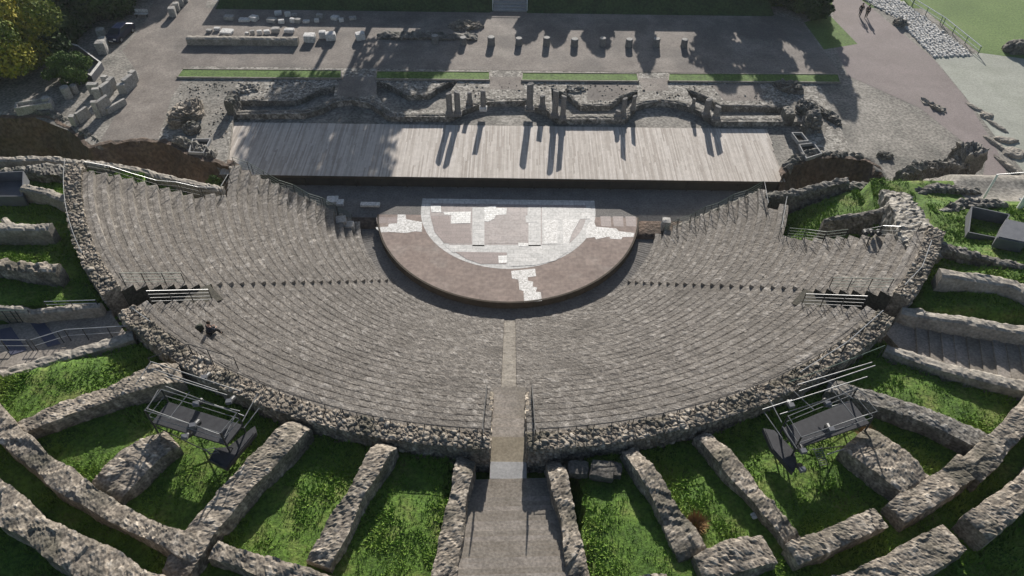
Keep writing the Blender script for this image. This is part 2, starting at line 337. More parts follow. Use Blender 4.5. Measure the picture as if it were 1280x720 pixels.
def ground(x, y):
    x = np.asarray(x, float); y = np.asarray(y, float); r = np.hypot(x, y)
    north = np.full(x.shape, T0)
    hill = 8.6+1.4*sm(-7, -13, y)+1.55*sm(-13, -21, y)+.25*fbm(np.stack([x*.12, y*.12, x*0], -1), 3, 3)*(y < -6)
    hill = hill+np.clip(r-36.5, 0, 3)*.16*(y < -20)+np.clip(r-39.5, 0, 40)*.05*(y < -20)
    cone = np.minimum(cone_z(r)-1.0, 8.55)
    cone = np.where((y > -17) & (r < 31.5), cone-1.3, cone)
    hill = np.where(r < 35.3, cone, hill)
    core = (np.abs(x) < 35) & (y < 21.4)
    z = north.copy()
    z = np.where(core & (y > 2), .8, z)
    z = np.where((np.abs(x) < 27) & (y < 5.2), -.7, z)
    # left and right trenches beside the orchestra
    cyl = np.interp(x, CL_L[:, 0], CL_L[:, 1]); cyr = np.interp(x, CL_R[:, 0], CL_R[:, 1])
    fl = -.4-2.6*sm(25, 30, np.abs(x))
    tr = ((x < -26) & (y < cyl)) | ((x > 26.4) & (x < 38.2) & (y < cyr)) | ((np.abs(x) < 26.5) & (y < 3.2))
    z = np.where(tr, fl, z)
    crest = np.where(x < 0, np.where(x < -24.5, -6.2, -3.2), np.where(x > 23.4, -5.6, -4.2))
    foot = np.where(x > 38, crest+7., crest+.8)
    k = sm(foot, crest, y)
    z = z*(1-k)+hill*k
    z = np.where((np.abs(x-.4) < 1.6) & (y < -29) & (y > -36.6), np.minimum(z, 8.5), z)
    z = np.where(inpoly(x, y, STAIR_L) | inpoly(x, y, STAIR_R), np.minimum(z, 10.6), z)
    z = np.where((x > -2.6) & (x < 4.2) & (y < -34.5) & (y > -47), 10.3, z)
    # grass bank beyond the upper terrace
    bank = np.clip((y-39.2)/5.5, 0, 1)*4.*((x > -40) & (x < 35.5)); bank = np.where((x > -2.6) & (x < 2.1), 0, bank)
    return z+bank
gx = np.concatenate([[-700, -300, -150, -100], np.arange(-75, 80.1, .5), [100, 150, 300, 700]]); gy = np.concatenate([[-400, -150, -80], np.arange(-56, 62.1, .5), [70, 90, 150, 300, 900]])
X, Y = np.meshgrid(gx, gy, indexing='ij'); Z = ground(X, Y); Z = Z+.03*fbm(np.stack([X, Y, X*0], -1), 2, 2)*(Z > 7)
idx = np.arange(X.size).reshape(X.shape)
Fq = np.stack([idx[:-1, :-1], idx[1:, :-1], idx[1:, 1:], idx[:-1, 1:]], -1).reshape(-1, 4)
cxm = (X[:-1, :-1]+X[1:, 1:]).ravel()/2; cym = (Y[:-1, :-1]+Y[1:, 1:]).ravel()/2; cz = (Z[:-1, :-1]+Z[1:, 1:]).ravel()/2
fm = np.zeros(len(Fq), int)
fm[((cz < 1.65) | (cym > -4.5)) & (cym < 42) & (np.abs(cxm) < 70)] = 1
fm[(cxm > 38) & (cym > -9.) & (cym < 42) & (cxm < 70)] = 1
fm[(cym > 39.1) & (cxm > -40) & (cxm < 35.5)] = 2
fm[(cz < 1.3) & (cym < 13)] = 3
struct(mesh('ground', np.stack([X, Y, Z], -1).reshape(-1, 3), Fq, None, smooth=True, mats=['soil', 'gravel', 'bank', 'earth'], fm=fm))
zt = T0
# sheets laid over the terrace
def sheet(name, pts, z, m, lift): return slab(name, [pts], z+lift, z+lift, m, kind='structure')
sheet('upper_terrace', [(-48, 23.8), (47, 23.8)]+px([(1052, 94), (1003, 30)], zt)+[(36, 39.4), (-42, 39.4), (-48, 36)], zt, 'pave', .006)
sheet('side_path_paving', px([(122, 176), (135, 176), (198, 174), (215, 120), (235, 92), (262, -10), (205, -25), (175, 40), (150, 90), (112, 168)], zt), zt, 'pave', .010)
sheet('stele_court', px([(25, 140), (60, 100), (150, 60), (175, 95), (120, 185), (90, 165)], zt), zt, 'gravel', .014)
sheet('pink_path', px([(1000, -60), (1070, -60), (1077, 0), (1165, 72), (1205, 120), (1245, 185), (1262, 225), (1228, 225), (1232, 200), (1150, 135), (1060, 95), (1045, 60), (1040, 0)], zt), zt, 'path', .010)
sheet('pale_court', px([(1167, 72), (1230, 66), (1420, 90), (1500, 250), (1280, 215), (1245, 172), (1206, 120)], zt), zt, 'court', .006)
sheet('lawn', px([(1125, -80), (1140, 0), (1224, 66), (1300, 76), (1500, 100), (1500, -80)], zt), zt, 'lawn', .012)
sheet('small_lawn', px([(1005, 28), (1038, 20), (1072, 55), (1030, 62)], zt), zt, 'strip', .014)

# ------------------------------------------------------------------ terrace behind the stage, with sunken beds
FRONT = [(292, 143), (381, 142), (400, 136), (419, 127), (440, 125), (462, 129), (472, 135), (488, 146), (561, 146), (580, 137), (597, 131), (612, 127), (659, 126), (668, 134), (687, 139), (698, 149), (781, 149), (792, 134), (806, 129), (827, 127), (846, 129), (866, 135), (882, 142), (895, 152), (992, 152)]
FR = px(FRONT, zt)
PITS = [[(296, 126), (368, 126), (379, 122), (400, 111), (419, 108), (417, 122), (398, 132), (380, 138), (296, 138)],
        [(471, 101), (484, 104), (503, 114), (509, 119), (535, 118), (544, 111), (561, 102), (573, 101), (560, 118), (556, 137), (492, 139), (478, 129), (470, 116)],
        [(689, 111), (711, 119), (726, 132), (762, 132), (775, 122), (797, 114), (797, 121), (778, 142), (702, 143), (690, 128)],
        [(858, 112), (882, 121), (901, 133), (987, 134), (988, 144), (897, 145), (884, 134), (866, 126)]]
PW = [px(q, zt) for q in PITS]
outer = [FR[0]]+FR[1:]+px([(1000, 152), (1010, 165), (1000, 178)], zt)+[(31, 6.6), (36, 7), (36.6, 23.8), (-38, 23.8), (-37.5, 8.4), (-35.5, 8.0), (-33.5, 6.4), (-31, 5.2)]+px([(283, 205)], zt)
loops = [outer]+PW
tri = tessellate_polygon([[Vector((*q, 0)) for q in l] for l in loops]); allp = [q for l in loops for q in l]
b = MB(); n = len(allp); V = [(x, y, zt+.004) for x, y in allp]+[(x, y, .7) for x, y in allp]; Fc = []
for t in tri:
    a_, b_, c_ = [allp[i] for i in t]
    Fc.append(tuple(t) if (b_[0]-a_[0])*(c_[1]-a_[1])-(c_[0]-a_[0])*(b_[1]-a_[1]) > 0 else tuple(t)[::-1])
o_ = 0
for l in loops:
    for i in range(len(l)): j = (i+1) % len(l); Fc.append((o_+i, o_+j, o_+j+n, o_+i+n))
    o_ += len(l)
b.add(V, Fc); struct(b.build('terrace', 'rubblegr'))
for q in PW:
    cx_, cy_ = np.mean(q, axis=0); struct(slab('bed_floor', [[(cx_+(x-cx_)*1.04, cy_+(y-cy_)*1.04) for x, y in q]], 0.7, .95, 'gravel'))
# smooth gravel aisles across the rubble terrace
for k, q in enumerate([[(425, 96), (470, 96), (470, 118), (440, 123), (420, 118)], [(612, 96), (651, 96), (655, 112), (612, 112)], [(799, 98), (834, 98), (836, 113), (804, 114)], [(733, 103), (797, 104), (795, 112), (762, 126), (735, 125)], [(888, 105), (950, 105), (955, 126), (905, 126)]]):
    sheet('terrace_paving', px(q, zt), zt, 'pave', .009)
sheet('gravel_apron', px([(225, 100), (295, 100), (292, 122), (288, 145), (280, 205), (215, 180), (205, 140)], zt), zt, 'gravel', .009)
# front retaining wall of the scene building, its sections and returns
off = [(p_[0], p_[1]+.45) for p_ in FR]
rubble_wall('foundation_wall', 'long low stone wall with three recesses running behind the wooden stage', 'wall', [(x, y, zt+.05, .8) for x, y in off], .75, 'rubdark', seed=3, ds=.22, amp=.05, erode=.04)
backs = [(0, 5), (0, 8), (0, 6), (0, 4)]
lab = ['leftmost', 'second', 'third', 'rightmost']
for k, (q, (i0, i1)) in enumerate(zip(PW, backs)):
    pts = q[i0:i1] if k != 2 else q[0:6]
    rubble_wall('bed_retaining_wall', f'low rubble kerb along the back of the sunken bed behind the stage, {lab[k]} of four', 'wall', [(x, y+.2, zt+.07, .4) for x, y in pts], .85, 'rubdark', 'kerbs of the sunken beds', seed=20+k, ds=.25, amp=.05, erode=.05)
def pier(name, bx, by, w_, d_, h_, label, z=zt, rz=0, m='rubdark', cat='pier'):
    a = P(bx, by, z); o = rubble_wall(name, label, cat, [(a[0], a[1]+d_/2, z+h_, w_), (a[0], a[1]-d_/2, z+h_, w_)], z-.8, m, seed=int(bx), ds=.18, amp=.08, erode=.08); return o
pier('masonry_pier', 293, 137, .9, 2.3, 1.7, 'square stone pier ending the low wall left of the wooden stage')
pier('masonry_pier', 984, 147, 1.0, 1.6, .9, 'squat rubble pier at the right end of the low wall behind the stage')

# grass strips with kerbs
for k, q in enumerate([[(222, 98), (427, 99.5), (427, 89.5), (229, 88)], [(470, 100), (612, 101.5), (612, 91.5), (471, 90.5)], [(652, 102), (798, 103), (796, 93.5), (653, 92.5)], [(835, 103), (1050, 104.5), (1047, 94.5), (836, 93.5)]]):
    w4 = px(q, zt); c0 = np.mean(w4, axis=0)
    e = empty('grass_strip', (c0[0], c0[1], zt), ['long grass strip in a low kerb at the far left of the terrace', 'short grass strip in a low kerb left of the middle aisle', 'short grass strip in a low kerb right of the middle aisle', 'long half shaded grass strip in a low kerb at the right of the terrace'][k], 'grass strip', 'kerbed grass strips on the terrace')
    mb = MB()
    for i in range(4):
        a_, b_ = w4[i], w4[(i+1) % 4]; mx_, my_ = (a_[0]+b_[0])/2, (a_[1]+b_[1])/2; L_ = math.hypot(b_[0]-a_[0], b_[1]-a_[1])
        mb.box((mx_, my_, zt+.1), (L_+.12, .12, .24), math.atan2(b_[1]-a_[1], b_[0]-a_[0]))
    mb.build('kerb', 'cap', e)
    slab('turf', [w4], zt+.02, zt+.17, 'strip', parent=e)

# ------------------------------------------------------------------ columns
def column(bx, by, tx, ty, r, label, white=False):
    a = P(bx, by, zt); a[1] += .35
    # height from the sight line to the top
    best = min(np.arange(.4, 5, .02), key=lambda h: (lambda q: (q-ty)**2)(360-F_PX*((np.array([a[0], a[1], zt+h])-CAM)@UP)/((np.array([a[0], a[1], zt+h])-CAM)@FW)))
    h = float(best)
    e = empty('broken_column', (a[0], a[1], zt), label, 'column', 'broken columns along the stage wall')
    MB().box((a[0], a[1], zt+.12), (r*2.7, r*2.7, .3), jit=.02).lathe((a[0], a[1], zt+.27), [(r*1.3, 0), (r*1.35, .06), (r*1.15, .14), (r*1.02, .2)], 14).build('base', 'white' if white else 'column', e)
    prof = [(r*(1.0-.06*t), .2+t*(h-.2)) for t in np.linspace(0, 1, 6)]+[(r*.8, h+.02)]
    o = MB().lathe((a[0], a[1], zt), prof, 16).build('shaft', 'column', e, smooth=False)
    v = np.array([q.co for q in o.data.vertices]); d = .035*fbm(v*2.5, int(bx), 2); 
    for q, k in zip(o.data.vertices, d): q.co.x += k; q.co.y += k
    top = [q for q in o.data.vertices if q.co.z > zt+h-.05]
    for q in top: q.co.z += .1*math.sin(q.co.x*5+bx)
cols = [(562, 145, 559, 117, .34), (572, 145, 572.5, 115, .34), (587, 131, 586.5, 115, .28), (604, 139, 603.5, 113, .3), (662, 139, 663, 105, .38), (678, 137, 678, 119, .32), (693.5, 147, 693.5, 114, .34), (703.5, 150, 706, 120, .3), (772, 149, 772.5, 139, .28), (779, 147, 780, 123, .28), (791.5, 139, 792.5, 120, .24), (866.5, 137, 867, 124, .2), (883, 146, 882, 124, .36), (895, 151, 896, 133, .36)]
nm = ['tall broken column at the far left of the row behind the stage', 'broken column just right of the leftmost one behind the stage', 'short slim broken column set back left of the white based one', 'tall slender column with a pale base left of the central recess', 'tallest thick column at the right end of the central recess', 'short broken column just right of the tallest column', 'tall column two places right of the tallest column', 'leaning tall slim column left of the middle low wall', 'very short column stump in front of the low wall right of centre', 'slim column directly right of the very short stump', 'thin column set back beside the right hand recess', 'thinnest short column at the right side of the right hand recess', 'thick column shaft left of the rightmost one behind the stage', 'rightmost broken column behind the stage, leaning a little']
for c_, l_ in zip(cols, nm): column(*c_, l_, white=c_[0] == 604)

# stumps across the upper terrace
stumps = [(544, 55), (579, 56), (614, 57), (648.5, 57), (683, 57.5), (718, 58), (753, 58), (786, 58.5), (820, 58.5), (855, 59)]
ordn = ['first', 'second', 'third', 'fourth', 'fifth', 'sixth', 'seventh', 'eighth', 'ninth', 'tenth']
base = None
for k, (x, y) in enumerate(stumps):
    a = P(x, y, zt)
    l_ = f'short round column stump on the upper terrace, {ordn[k]} from the left in the row'
    if base is None:
        base = MB().lathe((0, 0, 0), [(.46, 0), (.48, .1), (.44, .2), (.43, .8), (.45, .92), (.4, .98)], 18).build('column_stump', 'column'); o = base
        mesh('stump_top', *(lambda q: (q.v, q.f))(MB().lathe((0, 0, .975), [(.4, 0), (.38, .03)], 18)), 'stele', o, world=False)
    else: o = copy_tree(base)
    o.location = (a[0], a[1]+.2, zt); o.rotation_euler.z = k*1.7; s_ = 1+.06*math.sin(k*4); o.scale = (s_, s_, 1+.08*math.cos(k*3)); tag(o, l_, 'column stump', 'column stumps in a row')

# ------------------------------------------------------------------ wooden stage
zs = 1.2
sf = [P(281, 221, zs), P(971, 224, zs)]; sbk = [P(303, 150, zs), P(950, 158, zs)]
e = empty('wooden_stage', (0, 8, 0), 'broad pale wooden stage of narrow boards in front of the columns', 'stage')
xs = np.arange(-30.8, sf[1][0]+1.6, .145); V = []; Fc = []; st = []
yf = 3.3; yb = 12.75
for k, x in enumerate(xs):
    cuts = sorted(random.uniform(4.2, 11.8) for _ in range(2)); ys = [yf]+cuts+[yb]
    # splayed ends of the deck
    for a_, b_ in zip(ys[:-1], ys[1:]):
        lo, hi = a_, b_
        if x < sf[0][0]+1.0: lo_lim = yf; 
        xl = lambda y: np.interp(y, [yf, yb], [sf[0][0]-.3, -30.6]); xr = lambda y: np.interp(y, [yf, yb], [sf[1][0]+.1, 28.4])
        if x+.07 < min(xl(lo), xl(hi)) or x+.07 > max(xr(lo), xr(hi)): continue
        dz = random.uniform(0, .012); c_ = random.random()*.75+.12; n = len(V)
        w_ = .137; z1 = zs+dz
        V += [(x, lo+.003, z1-.04), (x+w_, lo+.003, z1-.04), (x+w_, hi-.003, z1-.04), (x, hi-.003, z1-.04), (x, lo+.003, z1), (x+w_, lo+.003, z1), (x+w_, hi-.003, z1), (x, hi-.003, z1)]
        Fc += [(n+4, n+5, n+6, n+7), (n, n+1, n+5, n+4), (n+1, n+2, n+6, n+5), (n+3, n, n+4, n+7), (n+2, n+3, n+7, n+6)]; st += [c_]*8
# taper strips at both splayed ends
for sgn, x0, x1 in ((-1, sf[0][0]-.05, -29.5), (1, sf[1][0]+.05, 28.)):
    pass
mesh('deck_boards', V, Fc, 'wood', e, stone=st)
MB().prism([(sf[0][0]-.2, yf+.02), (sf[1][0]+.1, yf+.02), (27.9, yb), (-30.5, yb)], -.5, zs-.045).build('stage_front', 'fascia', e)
MB().box(((sf[0][0]+sf[1][0])/2, yf-.03, zs-.14), (sf[1][0]-sf[0][0]+.3, .06, .24)).build('edge_board', 'rim', e)
for x in np.arange(-26, 27, 2.6): MB().box((x, yf-.05, .3), (.14, .1, 1.1)).build('post', 'fascia', e)
struct(slab('niche_gravel', [[(-31, yb), (29, yb), (29, 18.4), (-31, 18.4)]], .7, 1.05, 'gravel'))
struct(slab('stage_side_ground', [px([(970, 223), (950, 158), (1003, 158), (1003, 190), (985, 203)], 1.1), px([(281, 220), (303, 150), (285, 150), (262, 200)], 1.1)], .2, 1.13, 'gravel'))

# ------------------------------------------------------------------ orchestra
fx = [-27, 27]; fy = [3.6, .3, -2.4]; fz = [-.03, -.03, -.69]
struct(mesh('orchestra_floor', [(x, y, z_) for y, z_ in zip(fy, fz) for x in fx], [(0, 2, 3, 1), (2, 4, 5, 3)], 'floor'))
R0, R1 = 12.865, 14.62
yd = -1.2
ringp = []
mbr = MB(); N_ = 150
for k in range(N_):
    a0, a1 = PI+(k+.03)*PI/N_+.02, PI+(k+.97)*PI/N_-.0
    z_ = -.73+random.uniform(-.006, .006)
    mbr.prism([(R0*.99*math.cos(a0), R0*.99*math.sin(a0)), (R1*1.02*math.cos(a0), R1*1.02*math.sin(a0)), (R1*1.02*math.cos(a1), R1*1.02*math.sin(a1)), (R0*.99*math.cos(a1), R0*.99*math.sin(a1))], -1.1, z_)
walk = mbr.build('orchestra_walkway', 'step'); tag(walk, 'ring of narrow grey slabs sunk between the round platform and the first seats', 'walkway')
struct(slab('walkway_bed', [[(R1*1.02*math.cos(a), R1*1.02*math.sin(a)) for a in np.linspace(PI, 2*PI, 80)]], -1.3, -.745, 'floor'))
e = empty('orchestra_platform', (0, -5, 0), 'half round rose stone platform with a pale marble pavement in its middle', 'platform')
ang = np.linspace(PI+math.asin(-yd/R0), 2*PI-math.asin(-yd/R0), 120)
arc = [(R0*math.cos(a), R0*math.sin(a)) for a in ang]
MB().prism(arc, -.9, 0).build('platform_top', 'disc', e)
MB().prism([(-R0, yd), (R0, yd), (R0-.2, yd+.05), (9, 1.9), (-9, 1.9), (-R0+.2, yd+.05)], -.6, -.005).build('back_paving', 'floor', e)
V = []; Fc = []
for k, a in enumerate(ang):
    for r_, z_ in ((R0+.05, -.72), (R0+.05, .015), (R0-.12, .02)): V.append((r_*math.cos(a), r_*math.sin(a), z_))
for k in range(len(ang)-1):
    for j in range(2): Fc.append((3*k+j, 3*k+3+j, 3*k+4+j, 3*k+1+j))
mesh('kerb', V, Fc, 'rim', e)
def marble(name, pts, m, lift, label=None, world=False):
    w_ = pts if world else px([(400+u/2.783, 200+v/2.783) for u, v in pts], 0)
    o = MB().prism(w_, lift-.003, lift).build(name, m, e)
    if label: o['label'] = label
    return o
RM = 8.65
half = lambda r_, y1: [(r_*math.cos(a), r_*math.sin(a)) for a in np.linspace(PI, 2*PI, 60)]+[(r_, y1), (-r_, y1)]
marble('marble_border', half(RM, 1.35), 'marA', .006, 'pale marble border band', True)
marble('marble_field', half(7.75, .6), 'marC', .012, 'grey rose marble field', True)
X_ = [((530, 165), (572, 165), (572, 300), (530, 300)), ((725, 165), (768, 165), (768, 300), (725, 300)), ((430, 296), (890, 296), (868, 322), (462, 322))]
for q in X_: marble('marble_band', q, 'marA', .018)
marble('marble_panel', [(385, 195), (450, 195), (455, 222), (522, 222), (528, 290), (432, 290), (398, 250)], 'marE', .018, 'brown grey marble panel')
marble('marble_panel', [(580, 218), (610, 218), (612, 192), (650, 190), (652, 168), (722, 168), (722, 290), (582, 290)], 'marC', .021, 'central grey rose panel')
marble('marble_panel', [(470, 320), (650, 322), (648, 362), (560, 362), (510, 345)], 'marE', .021, 'lower brown marble panel')
marble('marble_panel', [(650, 320), (860, 320), (820, 350), (750, 366), (650, 372)], 'marA', .024, 'lower pale marble panel')
marble('marble_slab', [(385, 160), (420, 158), (422, 182), (525, 180), (523, 220), (455, 222), (457, 192), (432, 190), (430, 183), (388, 182)], 'marB', .027, 'stepped white marble slabs at the left')
marble('marble_slab', [(572, 165), (612, 160), (612, 168), (650, 168), (648, 190), (612, 192), (606, 205), (585, 215), (572, 214)], 'marB', .027, 'white marble slabs at the middle')
marble('marble_slab', [(722, 167), (760, 166), (762, 216), (716, 218), (715, 195), (722, 193)], 'marA', .027, 'pale marble slabs right of the middle')
marble('marble_slab', [(772, 165), (940, 168), (940, 205), (905, 206), (880, 240), (866, 296), (772, 294)], 'marA', .024, 'broad pale slabs at the right')
marble('marble_mosaic', [(778, 208), (826, 208), (826, 290), (778, 290)], 'marD', .03, 'mottled white mosaic panel')
marble('marble_mosaic', [(845, 206), (905, 206), (880, 250), (862, 290), (845, 290)], 'marD', .03, 'mottled white mosaic panel beside the border')
marble('marble_slab', [(690, 288), (724, 290), (724, 302), (690, 300)], 'marB', .03)
marble('marble_slab', [(620, 334), (650, 332), (650, 358), (622, 360)], 'marB', .03)
lay = [[(270, 190), (298, 190), (300, 206), (355, 216), (355, 250), (330, 248), (300, 254), (240, 250), (212, 252), (196, 240), (194, 234), (236, 232), (240, 222), (268, 220)]]
marble('marble_inlay', lay[0], 'marD', .008, 'jagged strip of white slabs on the left of the platform')
marble('marble_inlay', [(928, 228), (950, 205), (960, 232), (1030, 238), (1040, 248), (1094, 254), (1090, 268), (1052, 268), (1048, 276), (1010, 274), (1006, 266), (960, 276), (956, 268), (925, 272)], 'marD', .008, 'jagged strip of white slabs on the right of the platform')
marble('marble_inlay', [(665, 386), (748, 378), (752, 404), (722, 408), (724, 420), (742, 424), (740, 440), (756, 444), (750, 458), (768, 460), (772, 490), (710, 496), (708, 456), (694, 452), (690, 416), (668, 412)], 'marD', .008, 'jagged strip of white slabs at the front of the platform')
for u in (195, 232, 975, 1018, 1062): marble('joint_band', [(u, 192+(8 if u < 500 else 5)), (u+34, 190+(8 if u < 500 else 5)), (u+37, 218), (u+4, 222)] if u < 500 else [(u, 196), (u+36, 196), (u+38, 232), (u+4, 230)], 'marE', .004)
# slabs on the orchestra floor
def stone_block(name, x, y, z, d, rz, label, cat='stone block', m='white', group=None, rough=.06, tilt=0, kind_sq=.25):
    a = P(x, y, z); V_, F_ = blob_rock((a[0], a[1], z+d[2]/2-.02), d, rz, seed=x*.13+y, rough=rough, square=kind_sq, sub=1)
    return tag(mesh(name, V_, F_, m), label, cat, group)
def plain_block(name, x, y, z, d, rz, label, cat, m='white', group=None):
    a = P(x, y, z); return tag(MB().box((a[0], a[1], z+d[2]/2), d, rz, jit=.015).build(name, m, bevel=.02), label, cat, group)
e2 = empty('stone_bench', P(420, 252, -.03), 'pale stepped stone slab in shade at the left end of the orchestra', 'stone bench')
a = P(416, 252, -.03); MB().box((a[0], a[1], .12), (1.1, 1.0, .4), .05).build('slab', 'white', e2, bevel=.02); MB().box((a[0]+.8, a[1]-.3, .08), (.7, .8, .3), .05).build('side_slab', 'white', e2, bevel=.02)
plain_block('stone_slab', 463, 257, -.03, (1.9, .55, .25), .0, 'long pale slab lying left of the marble pavement', 'stone slab')
stone_block('stone_block', 428, 283, -.05, (1.0, 1.0, 1.0), .2, 'left of two pale blocks where the left seats meet the orchestra', m='stele', rough=.1)
stone_block('stone_block', 438, 288, -.4, (.9, .9, .9), .1, 'right of two pale blocks where the left seats meet the orchestra', m='stele', rough=.1)
stone_block('stone_block', 831, 286, -.4, (.85, .9, 1.2), -.1, 'single pale upright block at the foot of the right seats', m='stele', rough=.1)

# ------------------------------------------------------------------ seating
NT = 26; DR = .7615; RS = 14.61; DZ = .505
def endL(r):
    if r < 25.3: return 2.1
    return float(np.interp(r, [25.3, 26.5, 27.2, 29., 30.8, 32.5, 34.5], [6.9, 7.6, 8.7, 9.2, 9.9, 10.4, 11.6]))
def endR(r):
    if r < 23.5: return 3.3
    if r < 25.2: return 6.7
    return float(np.interp(r, [25.2, 26.7, 29.4, 31.8, 34.6], [11.0, 12.6, 14.3, 15.8, 17.5]))
AN_L, AN_R, SLW = .768, .752, 1.95
seat = empty('cavea_seating', (0, -14.6, 0), 'great fan of grey brown stone seat rows stepping up from the orchestra', 'stone seating')
for i in range(NT):
    rf = RS+DR*i; rb = rf+DR+.02; z = -.718+DZ*(i+1); rc = rf+.4
    tL = -PI+math.asin(endL(rc)/rc); tR = -math.asin(endR(rc)/rc)
    spans = [(tL, tR)]
    if rf > 29.0:
        c0 = -PI/2+.37/rc; hw = 1.0/rc
        cutsL = (-PI+AN_L, -PI+AN_L+SLW/rc); cutsR = (-AN_R-SLW/rc, -AN_R)
        spans = [(tL, cutsL[0]), (cutsL[1], c0-hw), (c0+hw, cutsR[0]), (cutsR[1], tR)]
    for (a0, a1) in spans:
        n = max(4, int((a1-a0)*rc/.15)); th = list(np.linspace(a0, a1, n)); notch = []
        if rf < 29.0: notch += [(-PI+.778, .5/rc, .27), (-.76, .5/rc, .27)]
        notch += [(-PI/2+.32/rc, .5/rc, .26)]
        for (nc, nh, _) in notch:
            for s_ in (-1, 1): th += [nc+s_*nh-.0004, nc+s_*nh+.0004]
        th = np.array(sorted(t for t in th if a0 <= t <= a1)); n = len(th)
        rr = np.array([rf, rf, rf+.12, rf+.26, rf+.36, rf+.385, rf+.42, rf+.56, rf+.68, rb]); zz = np.array([z-.62 if rf < 28.5 else z-1.2, z, z+.0, z, z-.004, z-.015, z-.021, z-.019, z-.016, z-.015])
        TH = th[:, None]; RR = rr[None, :]+0*TH; ZZ = zz[None, :]+0*TH
        V = np.stack([RR*np.cos(TH), RR*np.sin(TH), ZZ], -1)
        q = np.stack([TH*rc/.32+i*7.7+0*RR, RR/.27, 0*TH+i*3.3+.0*RR], -1); f1, f2, c = worley(q, 11)
        q2 = V*3.1; lo = fbm(q2, 4, 2)
        jit = (c-.5)*.018+(np.clip((f2-f1)*3, 0, 1)-.6)*.014+lo*.012
        msk = np.ones_like(rr); msk[0] = 0; msk[-1] = .3
        ZZ = ZZ+jit*msk[None, :]
        RR = RR-(np.array([1, 1, .5]+[0]*7)[None, :])*((c[:, 1:2]-.5)*.05+lo[:, 1:2]*.04)
        for (nc, nh, dp) in notch:
            m_ = (np.abs(TH-nc) <= nh) & (RR < rf+.375) & (rr[None, :] < rf+.37) & (np.arange(10)[None, :] > 0); ZZ = np.where(m_, z-dp+jit*.3, ZZ)
        V = np.stack([RR*np.cos(TH), RR*np.sin(TH), ZZ], -1)
        m10 = len(rr); Vb = V.reshape(-1, 3); idx = np.arange(n*m10).reshape(n, m10)
        bz = -1.0
        k0 = len(Vb); BF = np.stack([rr[0]*np.cos(th), rr[0]*np.sin(th), np.full(n, bz)], -1); BB = np.stack([rr[-1]*np.cos(th), rr[-1]*np.sin(th), np.full(n, bz)], -1)
        Vb = np.concatenate([Vb, BF, BB]); bf = k0+np.arange(n); bb = k0+n+np.arange(n)
        Fq = np.stack([idx[:-1, :-1], idx[:-1, 1:], idx[1:, 1:], idx[1:, :-1]], -1).reshape(-1, 4).tolist()
        Fq += np.stack([bf[:-1], idx[:-1, 0], idx[1:, 0], bf[1:]], -1).tolist()+np.stack([idx[:-1, -1], bb[:-1], bb[1:], idx[1:, -1]], -1).tolist()
        Fq += [[int(bf[0])]+[int(bb[0])]+idx[0].tolist()[::-1], [int(bf[-1])]+idx[-1].tolist()+[int(bb[-1])]]
        st = np.concatenate([np.where(c > .97, 1., .12+.72*c*np.clip((f2-f1)*3, .45, 1)+.2*(rr[None, :] < rf+.37)-.04).ravel(), np.full(2*n, .3)])
        mesh('seat_row', Vb, Fq, 'seat', seat, stone=st, mats=['seat', 'passage_shade'], fm=[0]*(len(Fq)-2)+[1 if rf > 29. and abs(a0-tL) > 1e-6 else 0, 1 if rf > 29. and abs(a1-tR) > 1e-6 else 0])  # row ends facing a passage get the colour with shade painted in
# smooth strip of the middle stairway (worn treads)
for i in range(19):
    rf = RS+DR*i; z = -.718+DZ*(i+1)
    mbx = MB().box((.33, -(rf+.19), z-.2), (.98, .36, .1), jit=.012).box((.33, -(rf+.56), z-.015), (.98, .34, .06), jit=.012)
    mbx.build('stair_tread', 'cap', seat, bevel=.01)

# ------------------------------------------------------------------ rubble parapet around the seats
def arc_path(r_, a0, a1, z_, w_, jit=0): return [(r_*math.cos(a), r_*math.sin(a), z_ if not callable(z_) else z_(a), w_ if not callable(w_) else w_(a)) for a in np.linspace(a0, a1, max(6, int(abs(a1-a0)*r_/1.0)))]
RP = 34.95; WPA = 1.1
aL = -PI+math.asin(10.6/RP); aR = -math.asin(17.0/RP); cs = 1.02/RP
PAR = [('upper left', aL, -PI+AN_L-.004, 'tapering rubble parapet around the outer left seats, above the left passage'),
       ('lower left', -PI+AN_L+SLW/RP+.004, -PI/2+.37/RP-cs, 'long curved rubble parapet between the left passage and the middle passage'),
       ('lower right', -PI/2+.37/RP+cs, -AN_R-SLW/RP-.004, 'long curved rubble parapet between the middle passage and the right passage'),
       ('upper right', -AN_R+.004, aR, 'short dark rubble parapet above the right passage, around the outer right seats')]
for k, (nme, a0, a1, l_) in enumerate(PAR):
    rubble_wall('rubble_parapet', l_, 'parapet wall', arc_path(RP, a0, a1, 12.72, WPA), 8.3, 'rubble', 'rubble parapets around the seating', seed=40+k, ds=.07, amp=.085, cell=.3, erode=.05, sidestep=.14, round_=.02)

# ------------------------------------------------------------------ passages and stairways
def steps_strip(name, label, A, B, wa, wb, za, zb, n, m, group=None, zbase=7.5):
    A = np.array(A[:2], float); B = np.array(B[:2], float); d = (B-A); L_ = np.linalg.norm(d); d /= L_; nn = np.array([-d[1], d[0]])
    e = empty(name, (A[0], A[1], za), label, 'stairway', group)
    for k in range(n):
        t0, t1 = k/n, (k+1)/n; z_ = za+(zb-za)*(k+1)/n if zb > za else za+(zb-za)*k/n
        q = []
        for t, s_ in ((t0, -1), (t1, -1), (t1, 1), (t0, 1)):
            w_ = wa+(wb-wa)*t; q.append(tuple(A+d*L_*t+nn*s_*w_/2))
        o = MB().prism(q, zbase, z_+random.uniform(-.012, .012)).build('step', m if random.random() < .6 or m != 'step' else 'stepb', e)
    return e
cp = empty('middle_passage', (.37, -32, 9), 'straight paved passage cut through the seats on the middle axis', 'passage')
